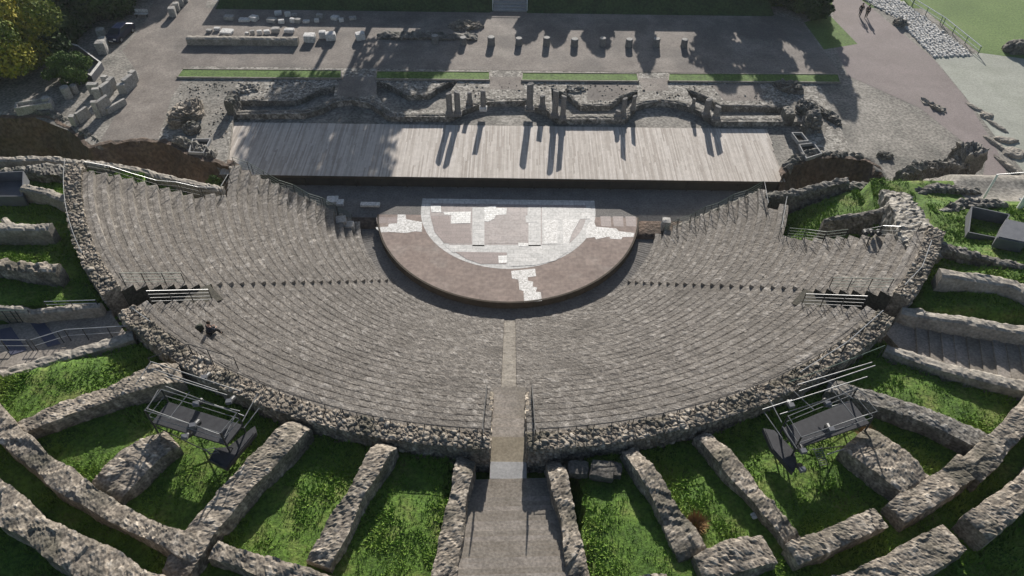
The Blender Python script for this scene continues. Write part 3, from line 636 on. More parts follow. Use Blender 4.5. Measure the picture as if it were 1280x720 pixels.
for k in range(6):
    y0_ = -29.05-k*.77; MB().box((.37, y0_-.385, 8.5+.14*k), (2.04, .775, 2.1+.28*k), jit=.004).build('stone_step', 'step', cp)
MB().box((.37, -34.45, 9.7), (2.1, 1.6, 2.68)).build('tan_floor', 'tan', cp)
MB().box((.37, -35.77, 9.7), (2.0, 1.05, 2.7)).build('concrete_slab', 'conc', cp)
for s_ in (-1, 1):
    rubble_wall('passage_wall', None, None, [(.37+s_*1.08, -29.6, 9.9, .2), (.37+s_*1.08, -31.5, 10.9, .2), (.37+s_*1.08, -35.3, 12.5, .2)], 8.4, 'rubble', seed=60+s_, ds=.12, amp=.05, erode=.05, parent=cp, cell=.25)
steps_strip('middle_stairway', 'broad straight stone stairway rising outward from the middle passage', (.42, -36.3), (.75, -44.5), 4.7, 6.0, 11.0, 12.9, 27, 'step', zbase=9.5)
def passage_floor(a_c, sign, label):
    c, s_ = math.cos(a_c)*sign, -math.sin(a_c)
    n_ = np.array([-s_, c]) if sign < 0 else np.array([s_, -c])   # to the south side
    if n_[1] > 0: n_ = -n_
    A = np.array([c, s_])
    q = [A*29.2, A*35.9, A*35.9+n_*SLW, A*29.2+n_*SLW]
    o = MB().add([(*q[0], 9.4), (*q[1], 10.6), (*q[2], 10.6), (*q[3], 9.4), (*q[0], 7.), (*q[1], 7.), (*q[2], 7.), (*q[3], 7.)], [(0, 1, 2, 3), (0, 4, 5, 1), (1, 5, 6, 2), (2, 6, 7, 3), (3, 7, 4, 0)]).build('passage_floor', 'passage_shade'); tag(o, label, 'passage floor', 'floors of the side passages'); return A, n_  # floor colour darkened to stand in for the passage shade
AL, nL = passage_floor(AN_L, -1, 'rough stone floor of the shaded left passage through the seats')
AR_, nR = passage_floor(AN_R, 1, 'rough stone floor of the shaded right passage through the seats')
# left access path
zp = 11.15
o = slab('left_path', [[tuple(P(-60, 412, zp)[:2]), tuple(P(60, 400, zp)[:2]), tuple(P(140, 388, zp)[:2]), tuple((AL*35.6)[:2]), tuple((AL*35.6+nL*SLW)[:2]), tuple(P(166, 420, 12.1)[:2]), tuple(P(90, 442, 12.1)[:2]), tuple(P(-60, 489, 12.1)[:2])]], 9.5, zp, 'step', 'paved ramp path leading to the left passage from the outer left', 'path')
for k, q in enumerate([[(0, 412), (14, 409), (34, 438), (14, 444), (0, 424)], [(38, 404), (52, 399), (76, 430), (60, 434)]]):
    slab('dark_mat', [px(q, zp)], zp+.003, zp+.03, 'bluep', ['dark blue mat at the left edge on the left path', 'dark blue mat lying across the left path near its railing'][k], 'mat')
# right stairway
A = (np.array(P(1150, 400, 11.3))+np.array(P(1150, 448, 12.2)))/2; B = (np.array(P(1420, 428, 13.0))+np.array(P(1420, 500, 13.4)))/2
slab('right_landing', [[tuple(AR_*35.4), tuple(P(1160, 398, 11.8)[:2]), tuple(P(1160, 452, 12.1)[:2]), tuple(AR_*35.4+nR*SLW)]], 9.5, zp-.02, 'step', 'shaded paved landing outside the right passage', 'landing')
steps_strip('right_stairway', 'wide stone stairway climbing away from the right passage between two walls', A[:2], B[:2], 3.3, 6.2, 11.2, 13.0, 16, 'step', zbase=9.5)

# ------------------------------------------------------------------ outer ring walls and radial walls
def ring(r_, p0, p1, z_, w_, l_, seed, m='rubble', group='outer ring walls', base=10.6, cell=.3):
    A0 = P(*p0, z_); A1 = P(*p1, z_); a0 = math.atan2(A0[1], A0[0]); a1 = math.atan2(A1[1], A1[0])
    return rubble_wall('ring_wall', l_, 'wall', arc_path(r_, a0, a1, z_, w_), base, m, group, seed=seed, ds=.1, amp=.032, erode=.15, cell=cell, round_=.04)
ring(43.85, (-90, 470), (250, 685), 13.40, 1.05, 'curved rubble wall nearest the seats at the lower left, crossing the ends of the cells', 70)
ring(43.55, (262, 690), (560, 716), 13.15, 0.85, 'curved rubble wall along the bottom edge, left of the middle stairway', 71)
ring(43.35, (728, 712), (832, 706), 13.05, 0.95, 'short pale curved wall along the bottom edge, right of the middle stairway', 72)
ring(42.95, (868, 690), (962, 680), 13.25, 1.35, 'thick heap like piece of curved wall between the two lower right cells', 73)
ring(43.55, (985, 680), (1103, 640), 13.35, 1.15, 'curved wall piece below the right lighting platform', 74)
ring(43.75, (1116, 632), (1222, 578), 13.45, 1.25, 'curved wall piece at lower right where the broad radial wall ends', 75)
ring(43.95, (1216, 590), (1380, 490), 13.50, 1.25, 'curved wall piece at the right edge where two radial walls meet', 76)
ring(46.25, (-150, 480), (235, 745), 13.75, 1.50, 'thick outermost curved rubble wall in the lower left corner', 77, 'rubble')
ring(45.95, (1040, 735), (1195, 662), 13.75, 1.50, 'thick outermost curved rubble wall at the lower right', 78, 'rubble')
ring(46.15, (1212, 650), (1400, 520), 13.85, 1.40, 'outermost curved rubble wall running off the lower right edge', 79, 'rubble')
RW = [
 ([(196, 468, 13.20, 1.29), (100, 503, 13.20, 1.29), (4, 538, 13.30, 1.29)], 'rubble', 'pale rough radial wall running left from the left lighting platform'),
 ([(214, 545, 13.00, 1.72), (165, 575, 13.20, 2.06), (128, 612, 13.20, 2.06)], 'rubble', 'very broad rough radial wall below the left lighting platform'),
 ([(370, 530, 13.20, 1.63), (310, 595, 13.20, 1.63), (252, 660, 13.20, 1.63), (212, 722, 13.30, 1.55)], 'rubble', 'broad radial wall right of the left lighting platform, crossing the curved wall'),
 ([(478, 560, 13.10, 1.12), (440, 625, 13.10, 1.12), (396, 702, 13.10, 1.29)], 'rubble', 'radial wall second to the left of the middle stairway'),
 ([(579, 590, 12.50, 1.03), (568, 645, 12.50, 1.03), (553, 735, 12.60, 1.16)], 'rubble', 'low radial wall bordering the left side of the middle stairway'),
 ([(697, 590, 12.50, 0.86), (711, 650, 12.50, 0.90), (727, 735, 12.60, 1.03)], 'rubble', 'low radial wall bordering the right side of the middle stairway'),
 ([(806, 586, 12.80, 0.95), (838, 640, 12.80, 1.03), (868, 690, 13.00, 1.46)], 'rubble', 'narrow radial wall with a dry tuft, second right of the middle stairway'),
 ([(908, 572, 12.80, 0.99), (950, 625, 12.80, 0.95), (996, 680, 12.80, 0.95)], 'rubble', 'narrow radial wall directly left of the right lighting platform'),
 ([(1070, 543, 13.30, 2.06), (1110, 572, 13.40, 2.24), (1155, 612, 13.20, 2.15)], 'rubble', 'very broad rough radial wall below the right lighting platform'),
 ([(1107, 500, 13.00, 1.20), (1175, 527, 13.10, 1.25), (1252, 563, 13.20, 1.29)], 'rubdark', 'radial wall between the right stairway and the broad wall'),
]
for k, (q, m_, l_) in enumerate(RW):
    q = wpx(q); p0, p1 = np.array(q[0]), np.array(q[1]); r0_ = math.hypot(p0[0], p0[1]); d0 = (p0-p1)[:2]; d0 /= np.linalg.norm(d0); g_ = max(0., r0_-35.7)
    if g_ > .25 and k not in (1, 8): q = [(p0[0]+d0[0]*g_, p0[1]+d0[1]*g_, p0[2]-.35, p0[3]*.9)]+q
    rubble_wall('radial_wall', l_, 'wall', q, 10.6, m_, 'radial walls outside the seating', seed=90+k, ds=.1, amp=.032, erode=.15, cell=.28, round_=.04)
for k, (q, l_, m_) in enumerate([
 ([(166, 418, 12.10, .8), (90, 440, 12.10, .8), (-60, 487, 12.10, .85)], 'smooth pale wall along the lower side of the left path', 'cap'),
 ([(1108, 434, 12.00, .75), (1195, 461, 12.60, .8), (1300, 485, 13.30, .8)], 'pale wall along the lower side of the right stairway', 'cap'),
 ([(1128, 386, 12.10, .75), (1180, 396, 12.50, .75), (1300, 414, 13.30, .8)], 'pale wall along the upper side of the right stairway', 'cap'),
 ([(1176, 340, 13.00, .85), (1240, 348, 13.00, .85), (1268, 354, 13.00, .85), (1320, 380, 13.00, .85)], 'smooth topped wall bending down at the right edge, above the right stairway', 'cap'),
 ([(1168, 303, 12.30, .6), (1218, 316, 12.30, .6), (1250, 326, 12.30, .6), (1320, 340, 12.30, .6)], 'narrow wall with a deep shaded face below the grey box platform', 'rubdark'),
 ([(27, 233, 11.30, .7), (60, 238, 11.30, .7), (84, 248, 11.30, .7)], 'short curved wall beside the grey box at the left edge', 'cap'),
 ([(-60, 282, 12.60, .75), (62, 282, 12.60, .75)], 'level smooth wall across the left edge, second above the left path', 'cap'),
 ([(-60, 322, 13.10, .8), (30, 332, 13.10, .8), (72, 334, 13.10, .8)], 'rough wall across the left edge, directly above the left path', 'rubble'),
 ([(-60, 377, 12.10, .5), (40, 388, 12.10, .5), (125, 380, 12.10, .5)], 'low kerb wall along the upper side of the left path', 'cap'),
 ([(4, 272, 11.60, .5), (14, 285, 11.60, .6)], 'small stub of wall at the left edge', 'cap')]):
    rubble_wall('low_wall', l_, 'wall', wpx(q), 8.6, m_, seed=120+k, ds=.15, amp=.05 if m_ == 'cap' else .1, erode=.07, cell=.5)
# walls at the left and right ends of the seating
def ywall(pts, base, w_, l_, m_='rubdark', seed=0, amp=.1, er=.12, cell=.34):
    out = []
    for x, y, Yw in pts: a = PY(x, y, Yw); out.append((a[0], a[1], a[2], w_))
    return rubble_wall('ruined_wall', l_, 'wall', out, base, m_, seed=seed, ds=.16, amp=amp, erode=er, cell=cell)
ywall([(-60, 200, -5.5), (60, 197, -5.5), (143, 206, -5.8), (187, 216, -6), (230, 225, -6), (278, 235, -6)], -2, .7, 'long thin topped wall stepping down beside the brown cut at upper left', 'cap', 150, .05, .08)
ywall([(-60, 222, -7.5), (45, 208, -7.5), (95, 214, -7.8)], 5, 1.2, 'broad rubble wall end left of the outer left seats', 'rubdark', 151)
ywall([(286, 209, -2.0), (350, 234, -1.6), (410, 260, -1.5)], -1.2, .5, 'stepped end wall closing the left seats toward the stage', 'cap', 152, .06, .05)
ywall([(952, 238, -2.9), (900, 259, -2.7), (845, 283, -2.6)], -1.2, .4, 'stepped end wall closing the right seats toward the stage', 'cap', 153, .06, .05)
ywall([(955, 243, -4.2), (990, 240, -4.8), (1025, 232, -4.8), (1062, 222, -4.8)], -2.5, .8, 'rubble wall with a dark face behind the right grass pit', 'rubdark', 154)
ywall([(1062, 228, -5), (1112, 238, -5)], -2, 1., 'ledge of rubble wall right of the grass pit', 'rubdark', 155)
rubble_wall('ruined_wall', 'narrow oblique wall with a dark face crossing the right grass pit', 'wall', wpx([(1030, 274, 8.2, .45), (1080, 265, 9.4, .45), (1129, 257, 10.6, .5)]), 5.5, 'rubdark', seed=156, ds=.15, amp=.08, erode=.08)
rubble_wall('rubble_causeway', 'broad grey causeway of trodden rubble joining the outer right seats to the terrace', 'causeway', wpx([(1160, 318, 12.3, 1.9), (1150, 296, 12.2, 2.7), (1142, 272, 11.6, 2.3), (1128, 252, 10.5, 2.0), (1118, 236, 9.3, 2.0)]), 3, 'rubblegr', seed=157, ds=.2, amp=.12, erode=.12)
rubble_wall('ruined_wall', 'dark rubble wall beside the two grey boxes at right', 'wall', wpx([(1178, 268, 9.6, .9), (1205, 253, 9.6, .9), (1262, 252, 9.8, .8)]), 6., 'rubdark', seed=158, ds=.16, amp=.14, erode=.16)
rubble_wall('ruined_wall', 'low dark wall above the small patch of grass at right', 'wall', wpx([(1142, 242, 8.6, .9), (1165, 232, 8.9, .8), (1230, 236, 8.9, .7)]), 5., 'rubdark', seed=159, ds=.16, amp=.14, erode=.16)
ywall([(1128, 212, 1.0), (1150, 208, 1.5), (1168, 204, 1.8), (1212, 200, 2.)], -1, 1.1, 'ruined brown masonry wall at right with a jagged top', 'rubdark', 160, .2, .25)
a = PY(1219, 183, 2.6); rubble_wall('masonry_pillar', 'tall dark ruined masonry pillar standing by the pink path at right', 'pillar', [(a[0]-.2, a[1]+1.1, a[2], 2.2), (a[0]+.1, a[1]-.9, a[2]-.1, 2.0)], -1, 'rubdark', seed=161, ds=.18, amp=.22, erode=.3)
ywall([(1145, 233, -2.4), (1195, 223, -2.4), (1222, 228, -2.2)], -1, 1.0, 'pale topped ledge below the ruined brown wall at right', 'cap', 162, .12, .15)

# earth cuts beside the orchestra
def earth_cut(pts, l_, seed, zb=-3.3):
    pts = np.array(pts, float); seg = np.hypot(*(pts[1:]-pts[:-1]).T); t = np.concatenate([[0], np.cumsum(seg)]); n = int(t[-1]/.25); s = np.linspace(0, t[-1], n)
    Q = np.stack([np.interp(s, t, pts[:, k]) for k in (0, 1)], -1); V = []; prof = [(1.2, .02), (.5, .06), (.05, .05), (-.05, -.5)]+[(-.1-.12*k, -.5-k*.42) for k in range(1, 11)]
    g = np.array([[Q[i, 0], Q[i, 1]+o_, T0+z_] for i in range(n) for (o_, z_) in prof]).reshape(n, len(prof), 3)
    no = fbm(g*.8, seed, 4); g[..., 1] += no*.6; g[..., 0] += fbm(g*.9, seed+4, 3)*.3; g[:, :2, 2] += (no[:, :2])*.12; g[:, 0, 2] = T0-.1
    idx = np.arange(n*len(prof)).reshape(n, len(prof)); Fq = np.stack([idx[:-1, :-1], idx[:-1, 1:], idx[1:, 1:], idx[1:, :-1]], -1).reshape(-1, 4).tolist()
    o = mesh('earth_cut', g.reshape(-1, 3), Fq, 'earth'); o['kind'] = 'structure'; o['label'] = l_
earth_cut([(-62, 12), (-54.5, 12.1), (-50.8, 12.2), (-48.4, 10.7), (-45.8, 8.6), (-43.4, 6.5), (-42.2, 7.4), (-39, 7.8), (-36.5, 8.), (-34, 6.4), (-31.5, 5.), (-29, 4.0), (-27.4, 3.4)], 'bare brown earth face at the upper left', 5)
earth_cut([(27.5, 3.3), (29., 5.1), (31.2, 6.5), (34.5, 6.5), (37., 6.2), (38.2, 4.5)], 'bare brown earth face right of the stage', 6)
def rubble_lip(pts, z, w_, l_, seed, m='rubdark', h=.35, amp=.16): return rubble_wall('rubble_heap', l_, 'rubble heap', [(x, y, z+h, w_) for x, y in pts], z-.4, m, seed=seed, ds=.2, amp=amp, erode=.3, round_=.2)
rubble_lip([(28.3, 4.6), (29.2, 6.1), (31.2, 7.4), (34.5, 7.4), (37, 7.0)], T0, 1.0, 'heap of dark rubble along the edge of the brown cut right of the stage', 170)
rubble_lip([(-54, 13.2), (-50.4, 13.1), (-48, 11.6), (-45.5, 9.6), (-43.3, 7.8)], T0, .8, 'crumbling grey rim above the brown earth face at upper left', 171, h=.2)
rubble_lip([(-36.3, 9), (-33.6, 7.4), (-31.2, 6.2), (-30, 5.4)], T0, 1.0, 'line of broken stones above the cut left of the stage', 172, h=.2)

# rubble masses and small ruins on the terrace
def mound(x, y, z, d, rz, l_, seed, m='rubdark', rough=.4, name='rubble_mound', cat='rubble heap', cell=.4, amp=.18, bury=.12):
    a = P(x, y, z); nu, nv = int(max(20, d[0]*9)), int(max(14, d[1]*7)); nu, nv = min(nu, 70), min(nv, 50)
    th = np.linspace(0, 2*PI, nu, endpoint=False); ph = np.linspace(0, PI/2, nv)
    TH, PH = np.meshgrid(th, ph, indexing='ij'); R = 1+.28*fbm(np.stack([np.cos(TH)*1.4+seed, np.sin(TH)*1.4, PH*0], -1), seed, 3)
    sx = np.sign(np.sin(PH))*np.abs(np.sin(PH))**.6
    V = np.stack([R*sx*np.cos(TH)*d[0]/2, R*sx*np.sin(TH)*d[1]/2, np.cos(PH)**.7*d[2]-bury], -1)
    W = V+np.array([a[0], a[1], z]); f1, f2, c = worley(W/cell, seed); bl = np.clip((f2-f1)*2.2, 0, 1); e_ = ((c-.5)*1.3+(bl-.5))*amp
    V = V*(1+rough*fbm(W*.7, seed+3, 3)[..., None]*.6); V[..., 2] += e_; V[..., 0] += np.cos(TH)*e_; V[..., 1] += np.sin(TH)*e_
    R_ = np.array(Matrix.Rotation(rz, 3, 'Z')); V = V@R_.T+np.array([a[0], a[1], z])
    idx = np.arange(nu*nv).reshape(nu, nv); nx = np.roll(idx, -1, 0)
    Fq = np.stack([idx[:, :-1], nx[:, :-1], nx[:, 1:], idx[:, 1:]], -1).reshape(-1, 4)[:, ::-1].tolist()
    return tag(mesh(name, V.reshape(-1, 3), Fq, m, stone=(.15+.8*c*bl).ravel()), l_, cat)
mound(236, 148, T0, (3.2, 4.6, 1.5), -.3, 'jagged mound of grey masonry left of the low stage wall', 1, 'rubble', rough=.7)
mound(241, 164, T0, (1.8, 1.6, 1.0), .2, 'small dark lump of masonry in front of the jagged mound', 2)
mound(985, 112, T0, (3.6, 1.8, 1.1), -.5, 'long grey rock mass below the right grass strip', 3)
mound(1008, 140, T0, (2.4, 3.2, 1.2), .5, 'upper of two dark rock lumps right of the stage wall', 4)
mound(1013, 160, T0, (2.2, 2.4, 1.6), .1, 'lower and taller of two dark rock lumps right of the stage wall', 5, rough=.7)
mound(1036, 146, T0, (1.4, 4.2, .5), .45, 'low oblique line of rubble on the gravel right of the rock lumps', 6)
mound(718, 112, T0, (2.6, 1.8, .35), 0, 'low heap of loose stones above the right sunken bed', 7, 'rubblegr')
mound(310, 112, T0, (2.4, 2.0, .35), 0, 'low heap of loose stones above the leftmost sunken bed', 8, 'rubblegr')
mound(1106, 196, T0, (1.8, .9, .5), 0, 'flat dark rock alone on the gravel above the causeway', 9, name='rock', cat='rock')
mound(1168, 134, T0, (1.2, 3.6, .35), .5, 'low rock ridge cutting the edge of the pink path', 10, 'cap', name='rock', cat='rock')
mound(1268, 64, T0, (3.6, 2.2, 1.6), 0, 'dark grey boulder at the right edge beside the lawn', 11, name='boulder', cat='boulder', m='rubdark', cell=1.2)
mound(1124, 31, T0, (2.2, 1.6, .9), -.7, 'dark boulder between the pink path and the white cobbles', 12, name='boulder', cat='boulder', cell=1.)
for k, (x, y, d, rz) in enumerate([(1222, 137, (.7, 3.2, .3), .55), (1233, 145, (1.8, 1.2, .4), .3), (1246, 158, (.6, 3.4, .35), .45), (1258, 176, (2.6, 1.2, .4), -.1), (1246, 182, (.6, 4.2, .4), .35), (1268, 192, (2.4, 2.2, .5), 0), (1258, 208, (.6, 4.4, .5), .3)]):
    mound(x, y, T0, d, rz, f'piece of broken mossy kerb between the pink path and the pale court, {ordn[k]} from the top', 200+k, name='broken_kerb', cat='kerb', m='cap', amp=.05, cell=.6)
# kerbed basins beside the stage
for k, (q, l_) in enumerate([([(990, 166), (998, 177), (1010, 176), (1002, 166)], 'small kerbed stone basin right of the stage, upper of two'), ([(999, 181), (1008, 198), (1027, 192), (1017, 179)], 'kerbed stone basin right of the stage, lower of two'), ([(241, 174), (236, 190), (254, 191), (263, 174)], 'kerbed stone basin at the left below the jagged mound')]):
    w4 = px(q, T0+.3); e = empty('stone_basin', (*np.mean(w4, axis=0), T0), l_, 'basin', 'kerbed stone basins beside the stage')
    for i in range(4):
        a_, b_ = w4[i], w4[(i+1) % 4]; MB().box(((a_[0]+b_[0])/2, (a_[1]+b_[1])/2, T0+.15), (math.hypot(b_[0]-a_[0], b_[1]-a_[1])+.1, .11, .4), math.atan2(b_[1]-a_[1], b_[0]-a_[0]), jit=.01).build('kerb', 'conc', e)
    slab('basin_floor', [w4], T0+.01, T0+.03, 'rim', parent=e)

# ------------------------------------------------------------------ stones store at top left, white fragments
rubble_wall('low_wall', 'straight dark topped wall in front of the rows of white fragments', 'wall', wpx([(233, 46, T0+.9, .9), (372, 47, T0+.9, .9)]), T0-.2, 'cap', seed=210, ds=.3, amp=.03, erode=.03)
frag = [(287, 24, 1.6), (306, 26, 1.9), (318, 25, 1.3), (340, 27, 1.6), (348, 18, 1.2), (360, 20, 1.), (368, 20, .9), (352, 29, 1.), (366, 28, .8), (373, 28, 1.), (383, 28, 1.1), (396, 27, .8), (400, 22, 1.1), (419, 24, 1.2), (427, 27, .8), (441, 24, 1.2), (284, 41, 2.0), (309, 43, .6), (316, 43, .7), (325, 43, .8), (334, 42, .9), (345, 40, 1.3), (362, 40, 1.6), (272, 38, 1.0), (262, 40, .9)]
for k, (x, y, s_) in enumerate(frag):
    row = 'back row' if y < 35 else 'front row'
    stone_block('marble_fragment', x, y, T0, (s_*.8, s_*random.uniform(.4, .7), random.uniform(.3, .6)), random.uniform(-.4, .4), f'weathered white stone fragment in the {row} of the stone store, {("left part" if x < 330 else "right part")}', 'stone fragment', 'white' if k % 3 else 'stele', 'white fragments in the stone store')
for k, (x, y, s_, l_) in enumerate([(388, 51, 1.4, 'rounded white stone just right of the dark topped wall'), (404, 47, .9, 'small grey stone left of the big white block on the terrace'), (414, 49, 1.3, 'big white block lying on the terrace between two smaller stones'), (451, 49, 1.2, 'square white block alone at the edge of the upper terrace')]):
    stone_block('loose_block', x, y, T0, (s_, s_*.8, .9), .1*k, l_, 'stone block', 'white', rough=.1)
rubble_wall('low_wall', 'low dark rubble footing left of the steps at the top of the terrace', 'wall', wpx([(470, 42, T0+.35, 1.6), (597, 44, T0+.4, 1.6)]), T0-.2, 'rubdark', seed=211, ds=.3, amp=.14, erode=.1)
mound(583, 34, T0, (4.4, 2.4, .6), 0, 'pale heap of rubble at the left of the top steps', 13, 'rubble')
# steps through the bank, with rails
e = steps_strip('terrace_steps', 'grey concrete steps climbing the dark bank at the top centre', (-.25, 39.4), (-.25, 49.2), 4.5, 4.5, T0, T0+4., 18, 'conc', zbase=T0-.4)

# stelae at left
def block_group():
    L_ = [(124, 128, (1., .7, 1.7), .25), (134, 122, (.7, 1.9, 1.7), -.3), (141, 113, (.8, 1.2, 1.5), -.3), (133, 108, (.9, .8, 1.3), 0.), (119, 119, (1.6, .8, 1.5), 0), (154, 118, (1.3, .7, 1.3), .1), (163, 112, (.7, 1.9, 1.6), -.35), (168, 104, (.9, .9, 1.5), -.3), (123, 148, (.8, .6, 2.1), .15), (133, 143, (.5, 2.0, 2.0), -.45), (145, 138, (.5, 3.2, .8), -.5), (93, 158, (.8, .8, 1.3), 0.), (105, 152, (.5, 2.0, 1.4), -.4)]
    labs = ['pale block in the middle of the inscribed stones', 'long upright inscribed stone in the middle row', 'upright stone at the back of the middle row', 'square block topping the middle row of stones', 'wide light block at the left of the middle row', 'wide light block at the left of the right row', 'long upright inscribed stone in the right row', 'square stone at the far end of the right row', 'tall narrow block nearest the paved path', 'tall inscribed slab leaning beside the tall narrow block', 'long low slab between the two nearest slabs and the right row', 'round holed stone at the front left of the inscribed stones', 'leaning inscribed slab at the front left of the stones']
    for (x, y, d, rz), l_ in zip(L_, labs):
        a = P(x, y, T0); d = (d[0]*.72, d[1]*.78, d[2]*.92); tag(MB().box((a[0], a[1]+.3, T0+d[2]/2-.03), d, rz, tilt=random.uniform(-.06, .06), jit=.04).build('inscribed_stone', 'stele', bevel=.03), l_, 'inscribed stone', 'inscribed stones by the left path')
block_group()
for x, y, d, l_ in [(40, 138, (.9, .8, 1.4), ''), ]: pass
for x, y, s_, l_ in [(62, 134, 1.0, 'short stone drum at the right end of the stone trough'), (86, 122, 1.1, 'thick stone drum left of the inscribed stones'), (95, 116, .8, 'small drum beside the thick stone drum'), (98, 104, .8, 'slender leaning stone drum by the grey basin')]:
    a = P(x, y, T0); tag(MB().lathe((a[0], a[1], T0), [(s_*.45, 0), (s_*.45, s_*1.2), (s_*.4, s_*1.25)], 14).build('stone_drum', 'stele'), l_, 'stone drum')
a = P(46, 138, T0); e = empty('stone_trough', (a[0], a[1], T0), 'long hollow stone trough at the left of the stones', 'trough'); rz = .35
MB().box((a[0], a[1], T0+.25), (3.6, 1.3, .5), rz, jit=.02).build('trough_floor', 'stele', e)
for dx, dy, sx, sy in ((0, .55, 3.6, .22), (0, -.55, 3.6, .22), (1.7, 0, .22, 1.3), (-1.7, 0, .22, 1.3)):
    MB().box((a[0]+dx*math.cos(rz)-dy*math.sin(rz), a[1]+dx*math.sin(rz)+dy*math.cos(rz), T0+.6), (sx, sy, .8), rz, jit=.02).build('trough_side', 'stele', e)
# grey basin with a rounded rim
a = P(104, 76, T0); e = empty('open_basin', (a[0], a[1], T0), 'large grey open basin with a pale rounded rim beside the yellowing tree', 'basin')
rp = px([(80, 62), (88, 54), (97, 56), (127, 78), (114, 95), (104, 90), (84, 72)], T0+.9); cx_, cy_ = np.mean(rp, axis=0)
n = len(rp); inn = [(cx_+(x-cx_)*.88, cy_+(y-cy_)*.88) for x, y in rp]
V = [(x, y, T0-.1) for x, y in rp]+[(x, y, T0+.9) for x, y in rp]+[(x, y, T0+.9) for x, y in inn]+[(x, y, T0+.15) for x, y in inn]
mesh('basin_shell', V, [(i, (i+1) % n, (i+1) % n+n, i+n)[::-1] for i in range(n)]+[(i+2*n, (i+1) % n+2*n, (i+1) % n+3*n, i+3*n)[::-1] for i in range(n)]+[tuple(range(3*n, 4*n))], 'panel', e)
mesh('basin_rim', [(x, y, T0+.91) for x, y in rp]+[(x, y, T0+.91) for x, y in inn], [(i, (i+1) % n, (i+1) % n+n, i+n) for i in range(n)], 'white', e)
for x, y, s_, l_ in [(217, 20, 1.1, 'nearest of the small grey stones standing in a line by the far path'), (222, 13, 1., 'second small grey stone in the line by the far path'), (227, 7, 1., 'third small grey stone in the line by the far path'), (232, 2, 1., 'farthest small grey stone in the line by the far path'), (129, 48, 1.2, 'grey stone behind the two beside the dark car'), (131, 58, 1.1, 'grey stone in the middle beside the dark car'), (130, 66, 1.4, 'bulky grey stone nearest the basin, beside the dark car')]:
    stone_block('standing_stone', x, y, T0, (s_*.8, s_*.8, s_*1.1), .2, l_, 'stone', 'stele', rough=.12)
for x, y, w_, rz, l_ in [(134, 20, 1.6, -1.1, 'grey upright panel by the dark hedge, left of two'), (149, 20, 1.4, -1.1, 'narrow grey upright panel by the dark hedge, right of two')]:
    a = P(x, y, T0); tag(MB().box((a[0], a[1], T0+1.1), (w_, .12, 2.2), rz).build('upright_panel', 'panel', bevel=.02), l_, 'panel')
e = empty('park_bench', P(178, 21, T0), 'pale bench in shade beside the far path', 'bench'); a = P(178, 21, T0)
MB().box((a[0], a[1], T0+.45), (1.7, .45, .08)).build('seat', 'white', e); MB().box((a[0], a[1]+.25, T0+.75), (1.7, .06, .4)).build('backrest', 'white', e)
for s_ in (-1, 1): MB().box((a[0]+s_*.7, a[1], T0+.2), (.1, .4, .42)).build('leg', 'dark', e)

# ------------------------------------------------------------------ car
def car(x, y, rz):
    a = P(x, y, T0); e = empty('parked_car', (a[0], a[1], T0), 'dark blue car parked in the shade by the far left path', 'car', None, rz)
    prof = [(-2.1, .35), (-2.15, .7), (-1.95, .95), (-1.2, 1.0), (-.55, 1.42), (.9, 1.45), (1.75, 1.05), (2.1, .98), (2.12, .4), (1.9, .25), (-1.9, .25)]
    def hull(pr, w_, ins=0.):
        n = len(pr); V = []
        for s_ in (-1, 1):
            for (px_, pz_) in pr: V.append((px_, s_*(w_-(max(0, pz_-.95)*.42)), pz_))
        return V, [tuple(range(n)), tuple(range(n, 2*n))[::-1]]+[(i, i+n, (i+1) % n+n, (i+1) % n) for i in range(n)]
    V, Fc = hull(prof, .86); o = mesh('body', V, Fc, 'carp', e, world=False); bv = o.modifiers.new('b', 'BEVEL'); bv.width = .07; bv.segments = 3
    V, Fc = hull([(-1.08, 1.03), (-.5, 1.37), (.85, 1.4), (1.5, 1.1)], .875); mesh('side_glass', V, Fc, 'glass', e, world=False)
    MB().add([(-1.2, -.62, 1.03), (-1.2, .62, 1.03), (-.6, .56, 1.43), (-.6, -.56, 1.43)], [(0, 1, 2, 3)]).build('windscreen', 'glass', e, world=False)
    MB().add([(1.7, -.62, 1.1), (1.7, .62, 1.1), (.98, .56, 1.46), (.98, -.56, 1.46)], [(0, 3, 2, 1)]).build('rear_window', 'glass', e, world=False)
    for sx in (-1.3, 1.3):
        for sy in (-.8, .8):
            w_ = MB().tube((sx, sy-.1, .32), (sx, sy+.1, .32), .32, 16).build('wheel', 'rubber', e, world=False)
            MB().tube((sx, sy-.11, .32), (sx, sy+.11, .32), .19, 12).build('rim', 'galv', w_, world=False)
    for sy in (-.6, .6): MB().box((-2.12, sy, .72), (.08, .34, .16)).build('headlight', 'lamp', e, world=False); MB().box((2.11, sy, .82), (.06, .3, .16)).build('tail_light', 'rubber', e, world=False)
    MB().box((-2.16, 0, .45), (.04, .5, .12)).build('number_plate', 'whitepaint', e, world=False)
car(152, 46, math.radians(80))

